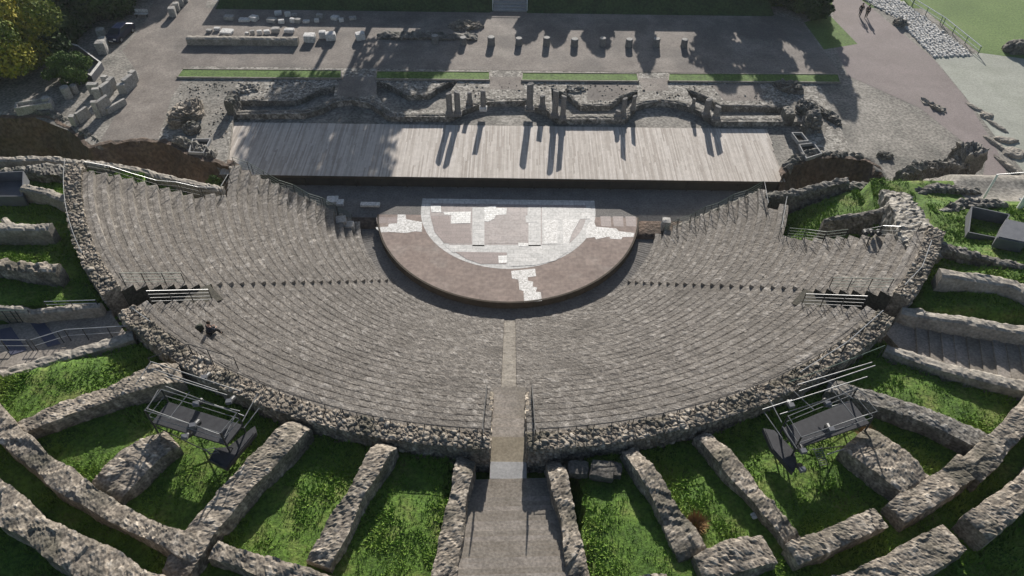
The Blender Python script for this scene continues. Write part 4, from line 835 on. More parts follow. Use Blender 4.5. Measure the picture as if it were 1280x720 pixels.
# ------------------------------------------------------------------ railings
def railing(pts, label, h=1.05, rails=4, sp=1.6, m='galv', pm='dark', r=.026, cat='railing', lm=None, name='railing', lean=(0, 0), group=None, low=.2):
    pts = [np.array(q, float) for q in pts]; e = empty(name, pts[0], label, cat, group)
    L_ = [0]
    for a_, b_ in zip(pts[:-1], pts[1:]): L_.append(L_[-1]+np.linalg.norm(b_-a_))
    n = max(1, round(L_[-1]/sp)); st = sorted(set([round(v, 3) for v in np.linspace(0, L_[-1], n+1)]) | set(round(v, 3) for v in L_[1:-1]))
    arr = np.array(pts)
    for s_ in st:
        q = np.array([np.interp(s_, L_, arr[:, k]) for k in range(3)]); MB().tube(q-[0, 0, .1], q+[0, 0, h], r*1.15, 6).build('post', pm, e)
    for k in range(rails):
        hh = h-(h-low)*k/max(1, rails-1) if rails > 1 else h; mb = MB()
        for a_, b_ in zip(pts[:-1], pts[1:]): mb.tube(a_+[0, 0, hh], b_+[0, 0, hh], r if k == 0 else r*.7, 6)
        mb.build('handrail' if k == 0 else 'lower_rail', m if k == 0 or not lm else lm, e)
    return e
def C(x, y, dz=0): a = PC(x, y); return (a[0], a[1], a[2]+dz)
def tierpt(r_, a, dz=0):
    i = int((r_-RS)/DR); return (r_*math.cos(a), r_*math.sin(a), -.718+DZ*(i+1)+dz)
railing([tierpt(r_, -PI+math.asin(2.3/r_)) for r_ in np.linspace(15.3, 25.0, 9)], 'dark sloping railing at the stage end of the left seats', m='green', pm='dark')
railing([tierpt(r_, -math.asin(3.5/r_)) for r_ in np.linspace(15.3, 23.2, 8)], 'dark sloping railing at the stage end of the right seats', m='green', pm='dark')
railing([tierpt(r_, -PI+math.asin((endL(r_)+.25)/r_)) for r_ in np.linspace(25.6, 33.9, 7)], 'galvanised railing along the outer left seats beside the shaded grass pit', m='galv', lm='dark', rails=3, r=.022)
railing([tierpt(25.4, -PI+math.asin(7.2/25.4)), tierpt(25.0, -PI+math.asin(4.8/25.0)), ], 'short railing turning the corner at the top of the left seats', m='galv', lm='dark', rails=3, r=.022)
railing([tierpt(23.3, -math.asin(3.6/23.3)), tierpt(23.6, -math.asin(6.6/23.6))], 'short railing post pair at the top corner of the right seats', m='galv', lm='dark', rails=3, r=.022)
railing([tierpt(24.9, -math.asin(6.9/24.9)), tierpt(25.0, -math.asin(11.0/25.0))], 'pale railing on the edge between the right seats and the grass pit', m='galv', lm='dark', rails=3, r=.022)
railing([tierpt(r_, -math.asin((endR(r_)+.2)/r_)) for r_ in np.linspace(25.6, 29.6, 4)], 'green railing along the outer right seats beside the grass pit', m='green')
railing([tierpt(r_, -math.asin((endR(r_)+.2)/r_)) for r_ in np.linspace(30.6, 33.8, 4)], 'galvanised railing at the far end of the outer right seats', m='galv', lm='dark', rails=3, r=.022)
for sgn, an, nm_ in ((-1, AN_L, 'left'), (1, AN_R, 'right')):
    A_ = np.array([sgn*math.cos(an), -math.sin(an)]); n_ = np.array([-A_[1], A_[0]]); n_ = n_ if n_[1] < 0 else -n_
    q = lambda r_, o_, z_: (A_[0]*r_+n_[0]*o_, A_[1]*r_+n_[1]*o_, z_)
    zt_ = lambda r_: -.718+DZ*(int((r_-RS)/DR)+1)
    railing([q(30.6, -.3, cone_z(30.6)+.35), q(34.0, -.3, cone_z(34.0)+.35)], f'level railing on the stage side of the {nm_} passage', rails=4, m='green', h=1.0)
    railing([q(29.9, SLW+.08, cone_z(29.9)+.3), q(33.4, SLW+.08, cone_z(33.4)+.3)], f'four bar steel railing on the outer side of the {nm_} passage', rails=4, m='galv', lm='steel', h=1.15)
for s_, nm_ in ((-1, 'left'), (1, 'right')):
    railing([(.37+s_*1.38, -(r_), cone_z(r_)+.25) for r_ in (29.6, 31.5, 33.4, 35.3)], f'steep railing on the {nm_} side of the middle passage', m='dark', rails=3, h=1.0)
# low rail on the inner edge of the parapets
def arc3(r_, a0, a1, z_, n): return [(r_*math.cos(a), r_*math.sin(a), z_) for a in np.linspace(a0, a1, n)]
railing(arc3(34.5, PAR[1][1]+.12, PAR[1][2]-.02, 12.4, 22), 'long thin dark rail along the seat edge of the lower left parapet', rails=1, h=.75, sp=2.6, r=.022, m='dark')
railing(arc3(34.5, PAR[2][1]+.02, PAR[2][2]-.1, 12.4, 22), 'long thin dark rail along the seat edge of the lower right parapet', rails=1, h=.75, sp=2.6, r=.022, m='dark')
railing(arc3(35.2, PAR[0][1]+.02, PAR[0][2]-.1, 12.75, 12), 'thin pale rail running along the top of the upper left parapet', rails=1, h=.9, sp=2.2, r=.02, m='galv')
railing([P(1165, 300, 13.4)-[0, 0, .9], P(1153, 333, 13.4)-[0, 0, .9], P(1131, 356, 13.4)-[0, 0, .9]], 'pale bent handrail above the upper right parapet', rails=1, h=.9, sp=2., m='galv')
railing([P(1104, 388, 13.7)-[0, 0, 1], P(1060, 427, 13.7)-[0, 0, 1], P(1000, 465, 13.7)-[0, 0, 1]], 'long pale handrail above the right end of the lower right parapet', rails=1, h=1., sp=2., m='galv')
railing([P(1106, 432, 13.2)-[0, 0, 1], P(1040, 458, 13.2)-[0, 0, 1], P(985, 478, 13.2)-[0, 0, 1]], 'dull rail on the outer face above the right lighting platform', rails=1, h=1., sp=2., m='green')
railing([P(165, 385, 13.2)-[0, 0, 1], P(188, 402, 13.2)-[0, 0, 1]], 'short loose rail at the outer mouth of the left passage', rails=1, h=1., sp=2., m='galv')
railing([P(292, 447, 13.6)-[0, 0, 1], P(235, 430, 13.6)-[0, 0, 1], P(185, 448, 13.4)-[0, 0, 1]], 'thin rail fenced around the parapet above the left lighting platform', rails=1, h=1., sp=2., m='dark')
railing([P(-30, 425, 12.2)-[0, 0, 1.05], P(32, 425, 12.2)-[0, 0, 1.05]], 'lower handrail of the left path at the left edge', rails=2, m='galv', low=.5)
railing([P(38, 425, 12.2)-[0, 0, 1.05], P(80, 412, 12.2)-[0, 0, 1.05], P(164, 407, 12.2)-[0, 0, 1.05]], 'long pale handrail along the lower side of the left path', rails=2, m='galv', low=.5)
railing([P(55, 377, 12.5)-[0, 0, 1.05], P(119, 375, 12.5)-[0, 0, 1.05]], 'four bar railing on the upper side of the left path', rails=4, m='galv')
railing([P(-30, 390, 12.3)-[0, 0, 1.05], P(12, 388, 12.3)-[0, 0, 1.05], P(34, 387, 12.3)-[0, 0, 1.05]], 'green railing end with close posts at the left edge', rails=4, m='green', sp=.7)
# frame at right edge
a0_, a1_ = P(1228, 250, 8.8), P(1269, 268, 8.8)
e = empty('goal_frame', a0_, 'tall white pole frame with a cable standing behind the grey boxes at right', 'pole frame')
MB().tube(a0_-[0, 0, .2], a0_+[0, 0, 2.6], .09, 8).build('pole', 'whitepaint', e); MB().tube(a1_-[0, 0, .2], a1_+[0, 0, 4.3], .2, 10).build('pole', 'whitepaint', e); MB().tube(a0_+[0, 0, 2.6], a1_+[0, 0, 4.3], .035, 6).build('crossbar', 'galv', e)
a = P(1278, 250, 8.8); e = empty('white_pole', a, 'slim white pole at the extreme right edge', 'pole'); MB().tube(a-[0, 0, .2], a+[0, 0, 3.6], .09, 8).build('shaft', 'whitepaint', e)
MB().box((a[0], a[1], a[2]), (.4, .4, .1)).build('foot_plate', 'galv', e)
# grey boxes (technical cabinets on stilts)
def cabinet(pts, ztop, th, label, m='panel', legs=2.5):
    w_ = px(pts, ztop); c_ = np.mean(w_, axis=0); e = empty('grey_cabinet', (*c_, ztop-legs), label, 'platform box')
    n = len(w_); V = [(x, y, ztop-th) for x, y in w_]+[(x, y, ztop) for x, y in w_]
    MB().prism(w_, ztop-th, ztop-th+.08).build('tray_floor', m, e)
    for i in range(n):
        a_, b_ = w_[i], w_[(i+1) % n]; MB().box(((a_[0]+b_[0])/2, (a_[1]+b_[1])/2, ztop-th/2), (math.hypot(b_[0]-a_[0], b_[1]-a_[1]), .08, th), math.atan2(b_[1]-a_[1], b_[0]-a_[0])).build('side_panel', m, e)
    for x, y in w_: MB().tube((c_[0]+(x-c_[0])*.9, c_[1]+(y-c_[1])*.9, ztop-th-legs), (c_[0]+(x-c_[0])*.9, c_[1]+(y-c_[1])*.9, ztop-th), .06, 6).build('leg', 'galv', e)
    return e
cabinet([(1211, 290), (1215, 258), (1262, 268), (1247, 297)], 10.9, 1.2, 'open grey tray like box on legs, left of two at right')
e = cabinet([(1247, 297), (1258, 274), (1290, 281), (1282, 304)], 11.9, .9, 'closed grey box tilted beside the open tray at the right edge')
MB().prism(px([(1248, 296), (1258, 275), (1290, 282), (1282, 303)], 11.92), 11.9, 11.96).build('lid', 'panel', e)
a = P(1238, 318, 9.2); tag(MB().tube(a+[-.3, 0, 0], a+[.5, .5, 1.8], .12, 8).build('support_strut', 'dark'), 'dark slanting strut under the grey tray', 'strut')
cabinet([(-14, 245), (-14, 216), (29, 214), (28, 245)], 11.0, 1.0, 'grey box platform at the left edge', legs=2.2)
a = P(1228, 290, 9.4); MB().build
tag(MB().prism(px([(1196, 288), (1203, 283), (1216, 293), (1214, 297), (1200, 293)], 9.6), 9.4, 9.55).build('broken_sheet', 'whitepaint'), 'torn white sheet lying on the grass below the grey tray', 'sheet')
tag(MB().prism(px([(1196, 331), (1201, 322), (1207, 322), (1207, 333)], 9.6), 9.3, 9.9).build('pale_box', 'white', bevel=.03), 'small pale box on the ground beside a bush right of the parapet', 'box')
# dark equipment on the outer right seats
a = np.array(C(1084, 304)); e = empty('spotlight_stand', a, 'black cluster of spotlights standing on the outer right seats by the railing', 'spotlights')
MB().tube(a, a+[0, 0, 1.3], .05, 8).build('pole', 'dark', e); MB().tube(a+[-.5, 0, 1.2], a+[.6, .1, 1.2], .04, 6).build('crossbar', 'dark', e)
for k in (-.45, 0, .5): MB().tube(a+[k, -.1, 1.0], a+[k+.1, .35, .85], .17, 10, .22).build('lamp_head', 'dark', e)
for k in range(3): MB().tube(a+[0, 0, .5], a+[.5*math.cos(k*2.1), .5*math.sin(k*2.1), 0], .03, 6).build('leg', 'dark', e)

# lawn fence and white cobbles at top right
fp = [P(x, y, T0) for x, y in ((1118, -14), (1140, 8), (1178, 32), (1222, 68))]
railing(fp, 'pale green handrail fence between the white cobbles and the lawn', rails=2, h=1.05, sp=2.6, m='lamp', pm='green', r=.05, name='lawn_fence', cat='fence', low=.5)
cob = px([(1076, -2), (1118, -4), (1150, 18), (1216, 70), (1166, 72), (1140, 44), (1118, 22)], T0)
slab('cobble_bed', [cob], T0-.1, T0+.05, 'stele', kind='structure')
cx0, cy0 = np.min(cob, axis=0); cx1, cy1 = np.max(cob, axis=0); V = []; Fc = []; st = []; n0 = 0
gxs, gys = np.meshgrid(np.arange(cx0, cx1, .42), np.arange(cy0, cy1, .42)); pts = np.stack([gxs.ravel(), gys.ravel()], -1)+RNG.uniform(-.14, .14, (gxs.size, 2)); pts = pts[inpoly(pts[:, 0], pts[:, 1], cob)]
for q in pts:
    s_ = RNG.uniform(.16, .27, 3); k = 7; c_ = RNG.random(); a_ = RNG.random()*6
    ring_ = [(q[0]+s_[0]*math.cos(a_+2*PI*j/k)*RNG.uniform(.75, 1.1), q[1]+s_[1]*math.sin(a_+2*PI*j/k)*RNG.uniform(.75, 1.1)) for j in range(k)]
    V += [(x, y, T0+.02) for x, y in ring_]+[(q[0]+(x-q[0])*.75, q[1]+(y-q[1])*.75, T0+.09+s_[2]*.5+RNG.uniform(-.03, .03)) for x, y in ring_]; st += [c_]*(2*k)
    Fc += [(n0+j, n0+(j+1) % k, n0+k+(j+1) % k, n0+k+j) for j in range(k)]+[tuple(range(n0+k, n0+2*k))]; n0 += 2*k
o = mesh('white_cobbles', V, Fc, 'white', stone=st); tag(o, 'broad strip of rough white cobbles beside the pink path', kind='stuff')

# rails by the top steps
for x, l_ in ((-2.6, 'left'), (2.05, 'right')):
    railing([(x, 39.6, T0), (x, 43, T0+1.2), (x, 49, T0+3.6)], f'pale handrail on the {l_} side of the top centre steps', rails=1, m='whitepaint', pm='whitepaint', h=.95, sp=1.5, r=.04)
railing([(-2.4, 42.6, T0+1.0), (1.9, 42.6, T0+1.0)], 'pale bar gate across the top centre steps', rails=1, m='galv', pm='galv', h=.9, sp=4.2, r=.04, cat='gate', name='bar_gate')

# ------------------------------------------------------------------ lighting platforms
def light_platform(deck, label, zd, pipes, cross, lamps, ladder, side, zleg=11.4):
    zd += 1.1; pipes = [(*q[:4], q[4]+1.) for q in pipes]; cross = [(*q[:4], q[4]+1.) for q in cross]; lamps = [(*q[:2], q[2]+1.) for q in lamps]
    w_ = px(deck, zd); c_ = np.mean(w_, axis=0); e = empty('lighting_platform', (*c_, zleg), label, 'platform', 'steel lighting platforms')
    MB().prism(w_, zd-.12, zd).build('deck', 'grate', e)
    n = len(w_)
    for i in range(n):
        a_, b_ = w_[i], w_[(i+1) % n]
        MB().tube((*a_, zleg-.3), (*a_, zd+1.1), .05, 6).build('corner_post', 'dark', e)
        m1 = MB()
        for hh in (.55, 1.1): m1.tube((*a_, zd+hh), (*b_, zd+hh), .022, 6)
        m1.build('guard_rail', 'steel', e)
        MB().tube((*a_, zleg+.2), (*b_, zd-.3), .03, 6).build('brace', 'dark', e)
    for (x0, y0, x1, y1, z_) in pipes: MB().tube(P(x0, y0, z_), P(x1, y1, z_), .032, 8).build('long_pipe', 'steel', e)
    for (x0, y0, x1, y1, z_) in cross: MB().tube(P(x0, y0, z_), P(x1, y1, z_), .028, 8).build('cross_pipe', 'steel', e)
    sp = px(side, zd-.6); cs_ = np.mean(sp, axis=0); sp = [(cs_[0]+(x-cs_[0])*.78, cs_[1]+(y-cs_[1])*.78) for x, y in sp]; MB().prism(sp, zd-1.0, zd-.7).build('lower_box', 'grate', e)
    MB().prism([(np.mean(sp, axis=0)[0]+(x-np.mean(sp, axis=0)[0])*.9, np.mean(sp, axis=0)[1]+(y-np.mean(sp, axis=0)[1])*.9) for x, y in sp], zd-.7, zd-.66).build('box_lid', 'grate', e)
    for (x, y, z_) in lamps:
        a = P(x, y, z_); l_ = MB().tube(a, a+[.05, .4, -.22], .13, 12, .19).build('spotlight', 'dark', e); MB().tube(a+[.05, .4, -.22], a+[.052, .42, -.23], .17, 12).build('lamp_glass', 'lamp', l_)
        MB().box(a+[0, -.03, .12], (.3, .24, .2), .2).build('lamp_housing', 'panel', l_)
    a, b_ = P(*ladder[0], zd), P(*ladder[1], zleg+.6); d_ = np.array([.22, .05, 0]); mb = MB().tube(a-d_, b_-d_, .03, 6).tube(a+d_, b_+d_, .03, 6)
    for t in np.linspace(.05, .95, 8): q = a+(b_-a)*t; mb.tube(q-d_, q+d_, .02, 6)
    mb.build('ladder', 'steel', e)
light_platform([(190, 528), (210, 502), (303, 531), (283, 556)], 'dark steel lighting platform with pipes and spotlights behind the left parapet', 12.6,
 [(188, 452, 300, 489, 13.9), (190, 461, 272, 488, 13.9), (206, 470, 284, 494, 13.9), (184, 511, 274, 543, 13.7), (207, 483, 305, 520, 13.6), (268, 507, 300, 514, 13.6)],
 [(198, 487, 184, 511, 13.7), (237, 490, 211, 524, 13.7), (294, 520, 281, 545, 13.7), (322, 492, 303, 527, 13.7), (170, 480, 189, 452, 13.5), (324, 510, 305, 535, 13.3)],
 [(256, 473, 13.5), (242, 533, 13.7), (232, 547, 13.2), (287, 503, 13.6), (246, 506, 13.5)], ((262, 560), (279, 580)), [(262, 560), (283, 558), (326, 524), (328, 534), (280, 592), (252, 578)])
light_platform([(978, 535), (1063, 500), (1087, 529), (994, 561)], 'dark steel lighting platform with pipes and a ladder behind the right parapet', 12.6,
 [(997, 481, 1090, 453, 13.9), (999, 489, 1094, 457, 13.9), (984, 503, 1084, 471, 13.9), (975, 518, 1072, 487, 13.7), (1007, 545, 1085, 518, 13.7), (1036, 509, 1062, 502, 13.6), (953, 512, 990, 500, 13.6), (1034, 568, 1056, 561, 13.2)],
 [(1017, 464, 1066, 498, 13.8), (1038, 484, 1072, 527, 13.7), (992, 489, 1018, 513, 13.8), (959, 494, 977, 528, 13.6), (955, 515, 978, 548, 13.5), (978, 533, 996, 561, 13.6)],
 [(1034, 506, 13.5), (1038, 538, 13.6), (1003, 565, 13.4), (1002, 588, 12.2), (988, 508, 13.4)], ((1022, 560), (1030, 582)), [(948, 527), (966, 530), (997, 562), (1003, 585), (996, 598), (962, 560)])

# ------------------------------------------------------------------ people
def skin_obj(name, verts, edges, radii, m, parent, root=0, sub=1):
    me = bpy.data.meshes.new(name); me.from_pydata([tuple(v) for v in verts], edges, []); o = bpy.data.objects.new(name, me); COL.objects.link(o)
    o.modifiers.new('s', 'SKIN'); 
    sv = me.skin_vertices[0].data if me.skin_vertices else None
    if sv is None:
        import bmesh as _b
        bm = _b.new(); bm.from_mesh(me); bm.verts.layers.skin.verify(); bm.to_mesh(me); bm.free(); sv = me.skin_vertices[0].data
    for k, r_ in enumerate(radii): sv[k].radius = (r_ if isinstance(r_, tuple) else (r_, r_)); sv[k].use_root = (k == root)
    s_ = o.modifiers.new('d', 'SUBSURF'); s_.levels = s_.render_levels = sub
    me.materials.append(MT[m]); o.parent = parent; return o
def person(loc, rz, label, J, top, bottom, group=None, hairm='hair'):
    e = empty('person', loc, label, 'person', group, rz)
    names_ = list(J); ix = {k: i for i, k in enumerate(names_)}; V = [J[k][0] for k in names_]; R = [J[k][1] for k in names_]
    ed = [('pelvis', 'chest'), ('chest', 'neck'), ('neck', 'head'), ('head', 'crown')]
    for s_ in 'lr': ed += [('chest', 'sh'+s_), ('sh'+s_, 'el'+s_), ('el'+s_, 'wr'+s_), ('wr'+s_, 'pa'+s_), ('pelvis', 'hip'+s_), ('hip'+s_, 'kn'+s_), ('kn'+s_, 'an'+s_), ('an'+s_, 'to'+s_)]
    E_ = [(ix[a], ix[b_]) for a, b_ in ed]
    for s_ in 'lr':
        w_, p_ = np.array(J['wr'+s_][0]), np.array(J['pa'+s_][0]); d = (p_-w_)/max(1e-6, np.linalg.norm(p_-w_)); sd_ = np.cross(d, [0, 0, 1.]); sd_ /= max(1e-6, np.linalg.norm(sd_))
        for k, (o_, l_) in enumerate(((-.03, .07), (-.01, .085), (.01, .08), (.03, .065))):
            b0 = p_+sd_*o_; V += [tuple(b0+d*l_*.5), tuple(b0+d*l_-np.array([0, 0, .02]))]; R += [.009, .008]; n_ = len(V); E_ += [(ix['pa'+s_], n_-2), (n_-2, n_-1)]
        V += [tuple(w_+(p_-w_)*.5+sd_*.045)]; R += [.01]; E_ += [(ix['wr'+s_], len(V)-1)]
    skin_obj('body', V, E_, R, 'skin', e)
    def sub(keys, edges, grow, nm_, m):
        kk = list(keys); i2 = {k: i for i, k in enumerate(kk)}
        skin_obj(nm_, [J[k][0] for k in kk], [(i2[a], i2[b_]) for a, b_ in edges], [(J[k][1]+grow if not isinstance(J[k][1], tuple) else (J[k][1][0]+grow, J[k][1][1]+grow)) for k in kk], m, e)
    sub(['pelvis', 'chest', 'shl', 'ell', 'wrl', 'shr', 'elr', 'wrr'], [('pelvis', 'chest'), ('chest', 'shl'), ('shl', 'ell'), ('ell', 'wrl'), ('chest', 'shr'), ('shr', 'elr'), ('elr', 'wrr')], .022, 'jacket', top)
    sub(['pelvis', 'hipl', 'knl', 'anl', 'hipr', 'knr', 'anr'], [('pelvis', 'hipl'), ('hipl', 'knl'), ('knl', 'anl'), ('pelvis', 'hipr'), ('hipr', 'knr'), ('knr', 'anr')], .02, 'trousers', bottom)
    for s_ in 'lr': skin_obj('shoe', [J['an'+s_][0], J['to'+s_][0]], [(0, 1)], [.06, .05], 'black', e)
    h = np.array(J['head'][0]); c_ = np.array(J['crown'][0]); f = np.array([0, 1., 0])
    MB().lathe(tuple((h+c_)/2+np.array([0, -.02, .02])), [(.07, -.06), (.115, -.02), (.118, .04), (.09, .1), (.02, .135)], 12).build('hair', hairm, e, smooth=True, world=False)
    mb = MB().tube(h+[0, .09, .0], h+[0, .125, -.015], .014, 6, .02); mb.build('nose', 'skin', e, world=False)
    for s_ in (-1, 1): MB().tube(h+[s_*.035, .088, .03], h+[s_*.035, .1, .03], .012, 6).build('eye', 'black', e, world=False); MB().tube(h+[s_*.09, -.01, .01], h+[s_*.11, -.015, .01], .02, 6).build('ear', 'skin', e, world=False)
    MB().box(h+[0, .092, -.045], (.05, .01, .012)).build('mouth', 'bag', e, world=False)
    return e
def walk(ph):
    s = ph
    return {'pelvis': ((0, 0, .95), (.15, .11)), 'chest': ((0, .02, 1.32), (.17, .12)), 'neck': ((0, .03, 1.5), .06), 'head': ((0, .05, 1.63), .095), 'crown': ((0, .05, 1.72), .085),
     'shl': ((-.19, .02, 1.42), .065), 'ell': ((-.26, -.02-.1*s, 1.15), .048), 'wrl': ((-.24, .05-.18*s, .92), .034), 'pal': ((-.24, .07-.2*s, .84), .032), 'shr': ((.19, .02, 1.42), .065), 'elr': ((.26, -.02+.1*s, 1.15), .048), 'wrr': ((.24, .1+.18*s, .93), .034), 'par': ((.24, .13+.2*s, .85), .032),
     'hipl': ((-.1, 0, .88), .095), 'knl': ((-.1, .12*s+.05, .5), .068), 'anl': ((-.1, .25*s, .1), .045), 'tol': ((-.1, .25*s+.16, .04), .035), 'hipr': ((.1, 0, .88), .095), 'knr': ((.1, -.05*s+.02, .5), .068), 'anr': ((.1, -.28*s, .12), .045), 'tor': ((.1, -.28*s+.15, .04), .035)}
a = P(1074, 20, T0); person((a[0], a[1], T0), math.radians(150), 'person in dark clothes walking on the pink path, left of the pair', walk(1), 'black', 'navy')
a = P(1082, 22, T0); person((a[0], a[1], T0), math.radians(155), 'person in dark clothes walking on the pink path, right of the pair', walk(-1), 'black', 'black')
# seated person on the upper left rows
a = PC(269, 420); rp_ = math.hypot(a[0], a[1]); ti = int((rp_-RS)/DR); an = math.atan2(a[1], a[0]); rfr = RS+DR*ti; zz_ = -.718+DZ*(ti+1)
sit = {'pelvis': ((0, 0, .14), (.16, .13)), 'chest': ((0, .1, .52), (.17, .12)), 'neck': ((0, .15, .7), .06), 'head': ((0, .2, .82), .095), 'crown': ((0, .2, .91), .085),
 'shl': ((-.19, .1, .6), .065), 'ell': ((-.26, .22, .36), .048), 'wrl': ((-.16, .42, .3), .034), 'pal': ((-.12, .49, .3), .032), 'shr': ((.19, .1, .6), .065), 'elr': ((.26, .22, .36), .048), 'wrr': ((.16, .42, .3), .034), 'par': ((.12, .49, .3), .032),
 'hipl': ((-.1, .05, .12), .095), 'knl': ((-.15, .48, .14), .07), 'anl': ((-.14, .6, -.36), .048), 'tol': ((-.14, .78, -.43), .035), 'hipr': ((.1, .05, .12), .095), 'knr': ((.15, .48, .14), .07), 'anr': ((.14, .62, -.36), .048), 'tor': ((.15, .8, -.43), .035)}
rr_ = rfr+.3
person((rr_*math.cos(an), rr_*math.sin(an), zz_+.0), an+PI/2, 'person in dark clothes sitting alone on the left seats near the parapet', sit, 'navy', 'black')
V_, F_ = blob_rock(((rr_+.15)*math.cos(an-.022), (rr_+.15)*math.sin(an-.022), zz_+.22), (.45, .32, .46), an, 4, rough=.15, square=.6)
o = tag(mesh('rucksack', V_, F_, 'bag', smooth=True), 'dark rucksack standing behind the seated person', 'rucksack')
MB().tube(((rr_+.1)*math.cos(an-.022), (rr_+.1)*math.sin(an-.022), zz_+.4), ((rr_+.2)*math.cos(an-.022), (rr_+.2)*math.sin(an-.022), zz_+.5), .02, 6).build('handle', 'black', o)

# ------------------------------------------------------------------ trees
def tree(loc, H, hb, R, m, label, n=5000, name='tree', cat='tree', seed=0, leaf=.3, flat=1., group=None):
    rng = np.random.default_rng(seed); loc = np.array(loc, float); e = empty(name, loc, label, cat, group)
    mb = MB(); top = loc+[0, 0, H*.85]; mb.tube(loc-[0, 0, .3], loc+[.1, 0, hb+.3*(H-hb)], .02*H+.08, 9, .012*H+.05); mb.tube(loc+[.1, 0, hb+.3*(H-hb)], top, .012*H+.05, 8, .04)
    cl = []
    nb = 16
    for k in range(nb):
        t = (k+.5)/nb; z_ = hb+(H-hb)*(.1+.82*t); rad = R*math.sin(PI*min(1, .18+.8*t))**.7*rng.uniform(.55, .95); a = k*2.4+rng.uniform(-.4, .4)
        q = loc+[math.cos(a)*rad, math.sin(a)*rad, z_]; s0 = loc+[0, 0, z_-.35*rad]; mb.tube(s0, q, .05+.006*H, 6, .03); cl.append((q, R*rng.uniform(.28, .45))); cl.append(((q+s0)/2+[0, 0, .3], R*rng.uniform(.25, .4)))
    cl.append((loc+[0, 0, H-R*.3], R*.4)); mb.build('trunk', 'bark', e)
    cs = np.array([c_[0] for c_ in cl]); rs = np.array([c_[1] for c_ in cl]); pick = rng.choice(len(cl), n, p=rs**2/(rs**2).sum())
    d = rng.normal(size=(n, 3)); d /= np.linalg.norm(d, axis=1, keepdims=True); rad = rs[pick]*rng.uniform(.45, 1.08, n)**.6
    c_ = cs[pick]+d*rad[:, None]*np.array([1, 1, .75*flat])
    u = rng.normal(size=(n, 3)); u /= np.linalg.norm(u, axis=1, keepdims=True); v = np.cross(u, d+rng.normal(size=(n, 3))*.5); v /= np.linalg.norm(v, axis=1, keepdims=True)+1e-9
    s_ = leaf*rng.uniform(.5, 1.2, n)[:, None]
    Vv = np.stack([c_-u*s_-v*s_*.3, c_+v*s_*.7, c_+u*s_-v*s_*.2, c_-v*s_*.8], 1).reshape(-1, 3); Fq = np.arange(4*n).reshape(n, 4)
    st = np.repeat(np.clip(.5+(rng.random(len(cl))[pick]-.5)*.7+rng.normal(size=n)*.12, 0, 1), 4)
    mesh('crown', Vv, Fq, m, e, stone=st)
    return e
a = P(22, 96, T0); tree((a[0]-2, a[1]+1, T0), 9.2, 1.0, 7.2, 'leafY', 'large tree with yellowing leaves in the upper left corner', 42000, seed=1, leaf=.22)
a = P(85, 110, T0); tree((a[0], a[1]+1.5, T0), 3.2, .3, 2.4, 'leafG', 'green bush spilling between the yellowing tree and the stone drums', 9000, 'bush', 'bush', 2, .16)
a = P(30, 60, T0); tree((a[0]+6, a[1]+10, T0), 5., .4, 5.5, 'leafD', 'dark rounded tree behind the yellowing tree', 14000, 'tree', 'tree', 3, .3)
a = P(56, 70, T0); tree((a[0], a[1]+2, T0), 4.5, .3, 4.2, 'leafD', 'dark bush filling the gap right of the yellowing tree', 12000, 'bush', 'bush', 11, .28)
a = P(96, 30, T0); tree((a[0], a[1]+3, T0), 4.6, .3, 5.6, 'leafD', 'dark shaded tree above the grey basin', 14000, 'tree', 'tree', 4, .3)
a = P(190, 0, T0); tree((a[0]-3, a[1]+5, T0), 5., .3, 4., 'leafD', 'small dark tree by the far path behind the bench', 8000, 'tree', 'tree', 5, .3)
a = P(1022, 30, T0); tree((a[0]-.6, a[1]+1.5, T0), 5., .3, 2.6, 'leafD', 'dark conifer on the small lawn at the top right of the terrace', 12000, 'tree', 'tree', 6, .22)
a = P(992, 10, T0); tree((a[0]-1, a[1]+1.5, T0), 4., .3, 3.4, 'leafD', 'dark bushy tree left of the conifer at the end of the terrace', 9000, 'tree', 'tree', 7, .25)
a = P(1189, 331, 9.4); tree((a[0], a[1], 9.3), 1.1, .1, .5, 'leafG', 'small green bush beside the pale box right of the parapet', 1200, 'bush', 'bush', 8, .08)
a = P(272, 205, T0); tree((a[0], a[1]-2., 0), 1.6, .1, .9, 'leafG', 'small green bush at the foot of the brown cut left of the stage', 1200, 'bush', 'bush', 9, .1)
# trees beyond the picture whose shadows fall on the terrace and stage
far = [(-21.2, 52, 15.8, 7.5, 4.2, 'leafD'), (-17, 54, 18.4, 8.0, 4.8, 'leafD'), (-12.4, 51, 16.2, 3, 4.8, 'leafD'), (-8, 50, 7.0, 1, 3.2, 'leafD'), (3.4, 49, 2.4, .5, 1.5, 'leafD'), (7.2, 50, 3.0, .6, 1.5, 'leafD'), (12.6, 50, 3.8, .6, 1.8, 'leafD'), (18.6, 50, 5.6, .6, 1.4, 'leafD'), (27.5, 50, 7.2, 1, 3.0, 'leafD'), (33.5, 49, 8.2, 1, 3.4, 'leafD'), (40.5, 46, 12., 1, 3.0, 'leafD'), (-47, 56, 8.5, 1, 3.6, 'leafD')]
for k, (x, y, H, hb, R, m_) in enumerate(far):
    tree((x, y, float(ground(x, y))), H, hb, R, m_, f'tall dark tree beyond the upper terrace, {k+1} in the row from the left end', 3000, 'tree', 'tree', 30+k, .42, group='trees beyond the terrace')
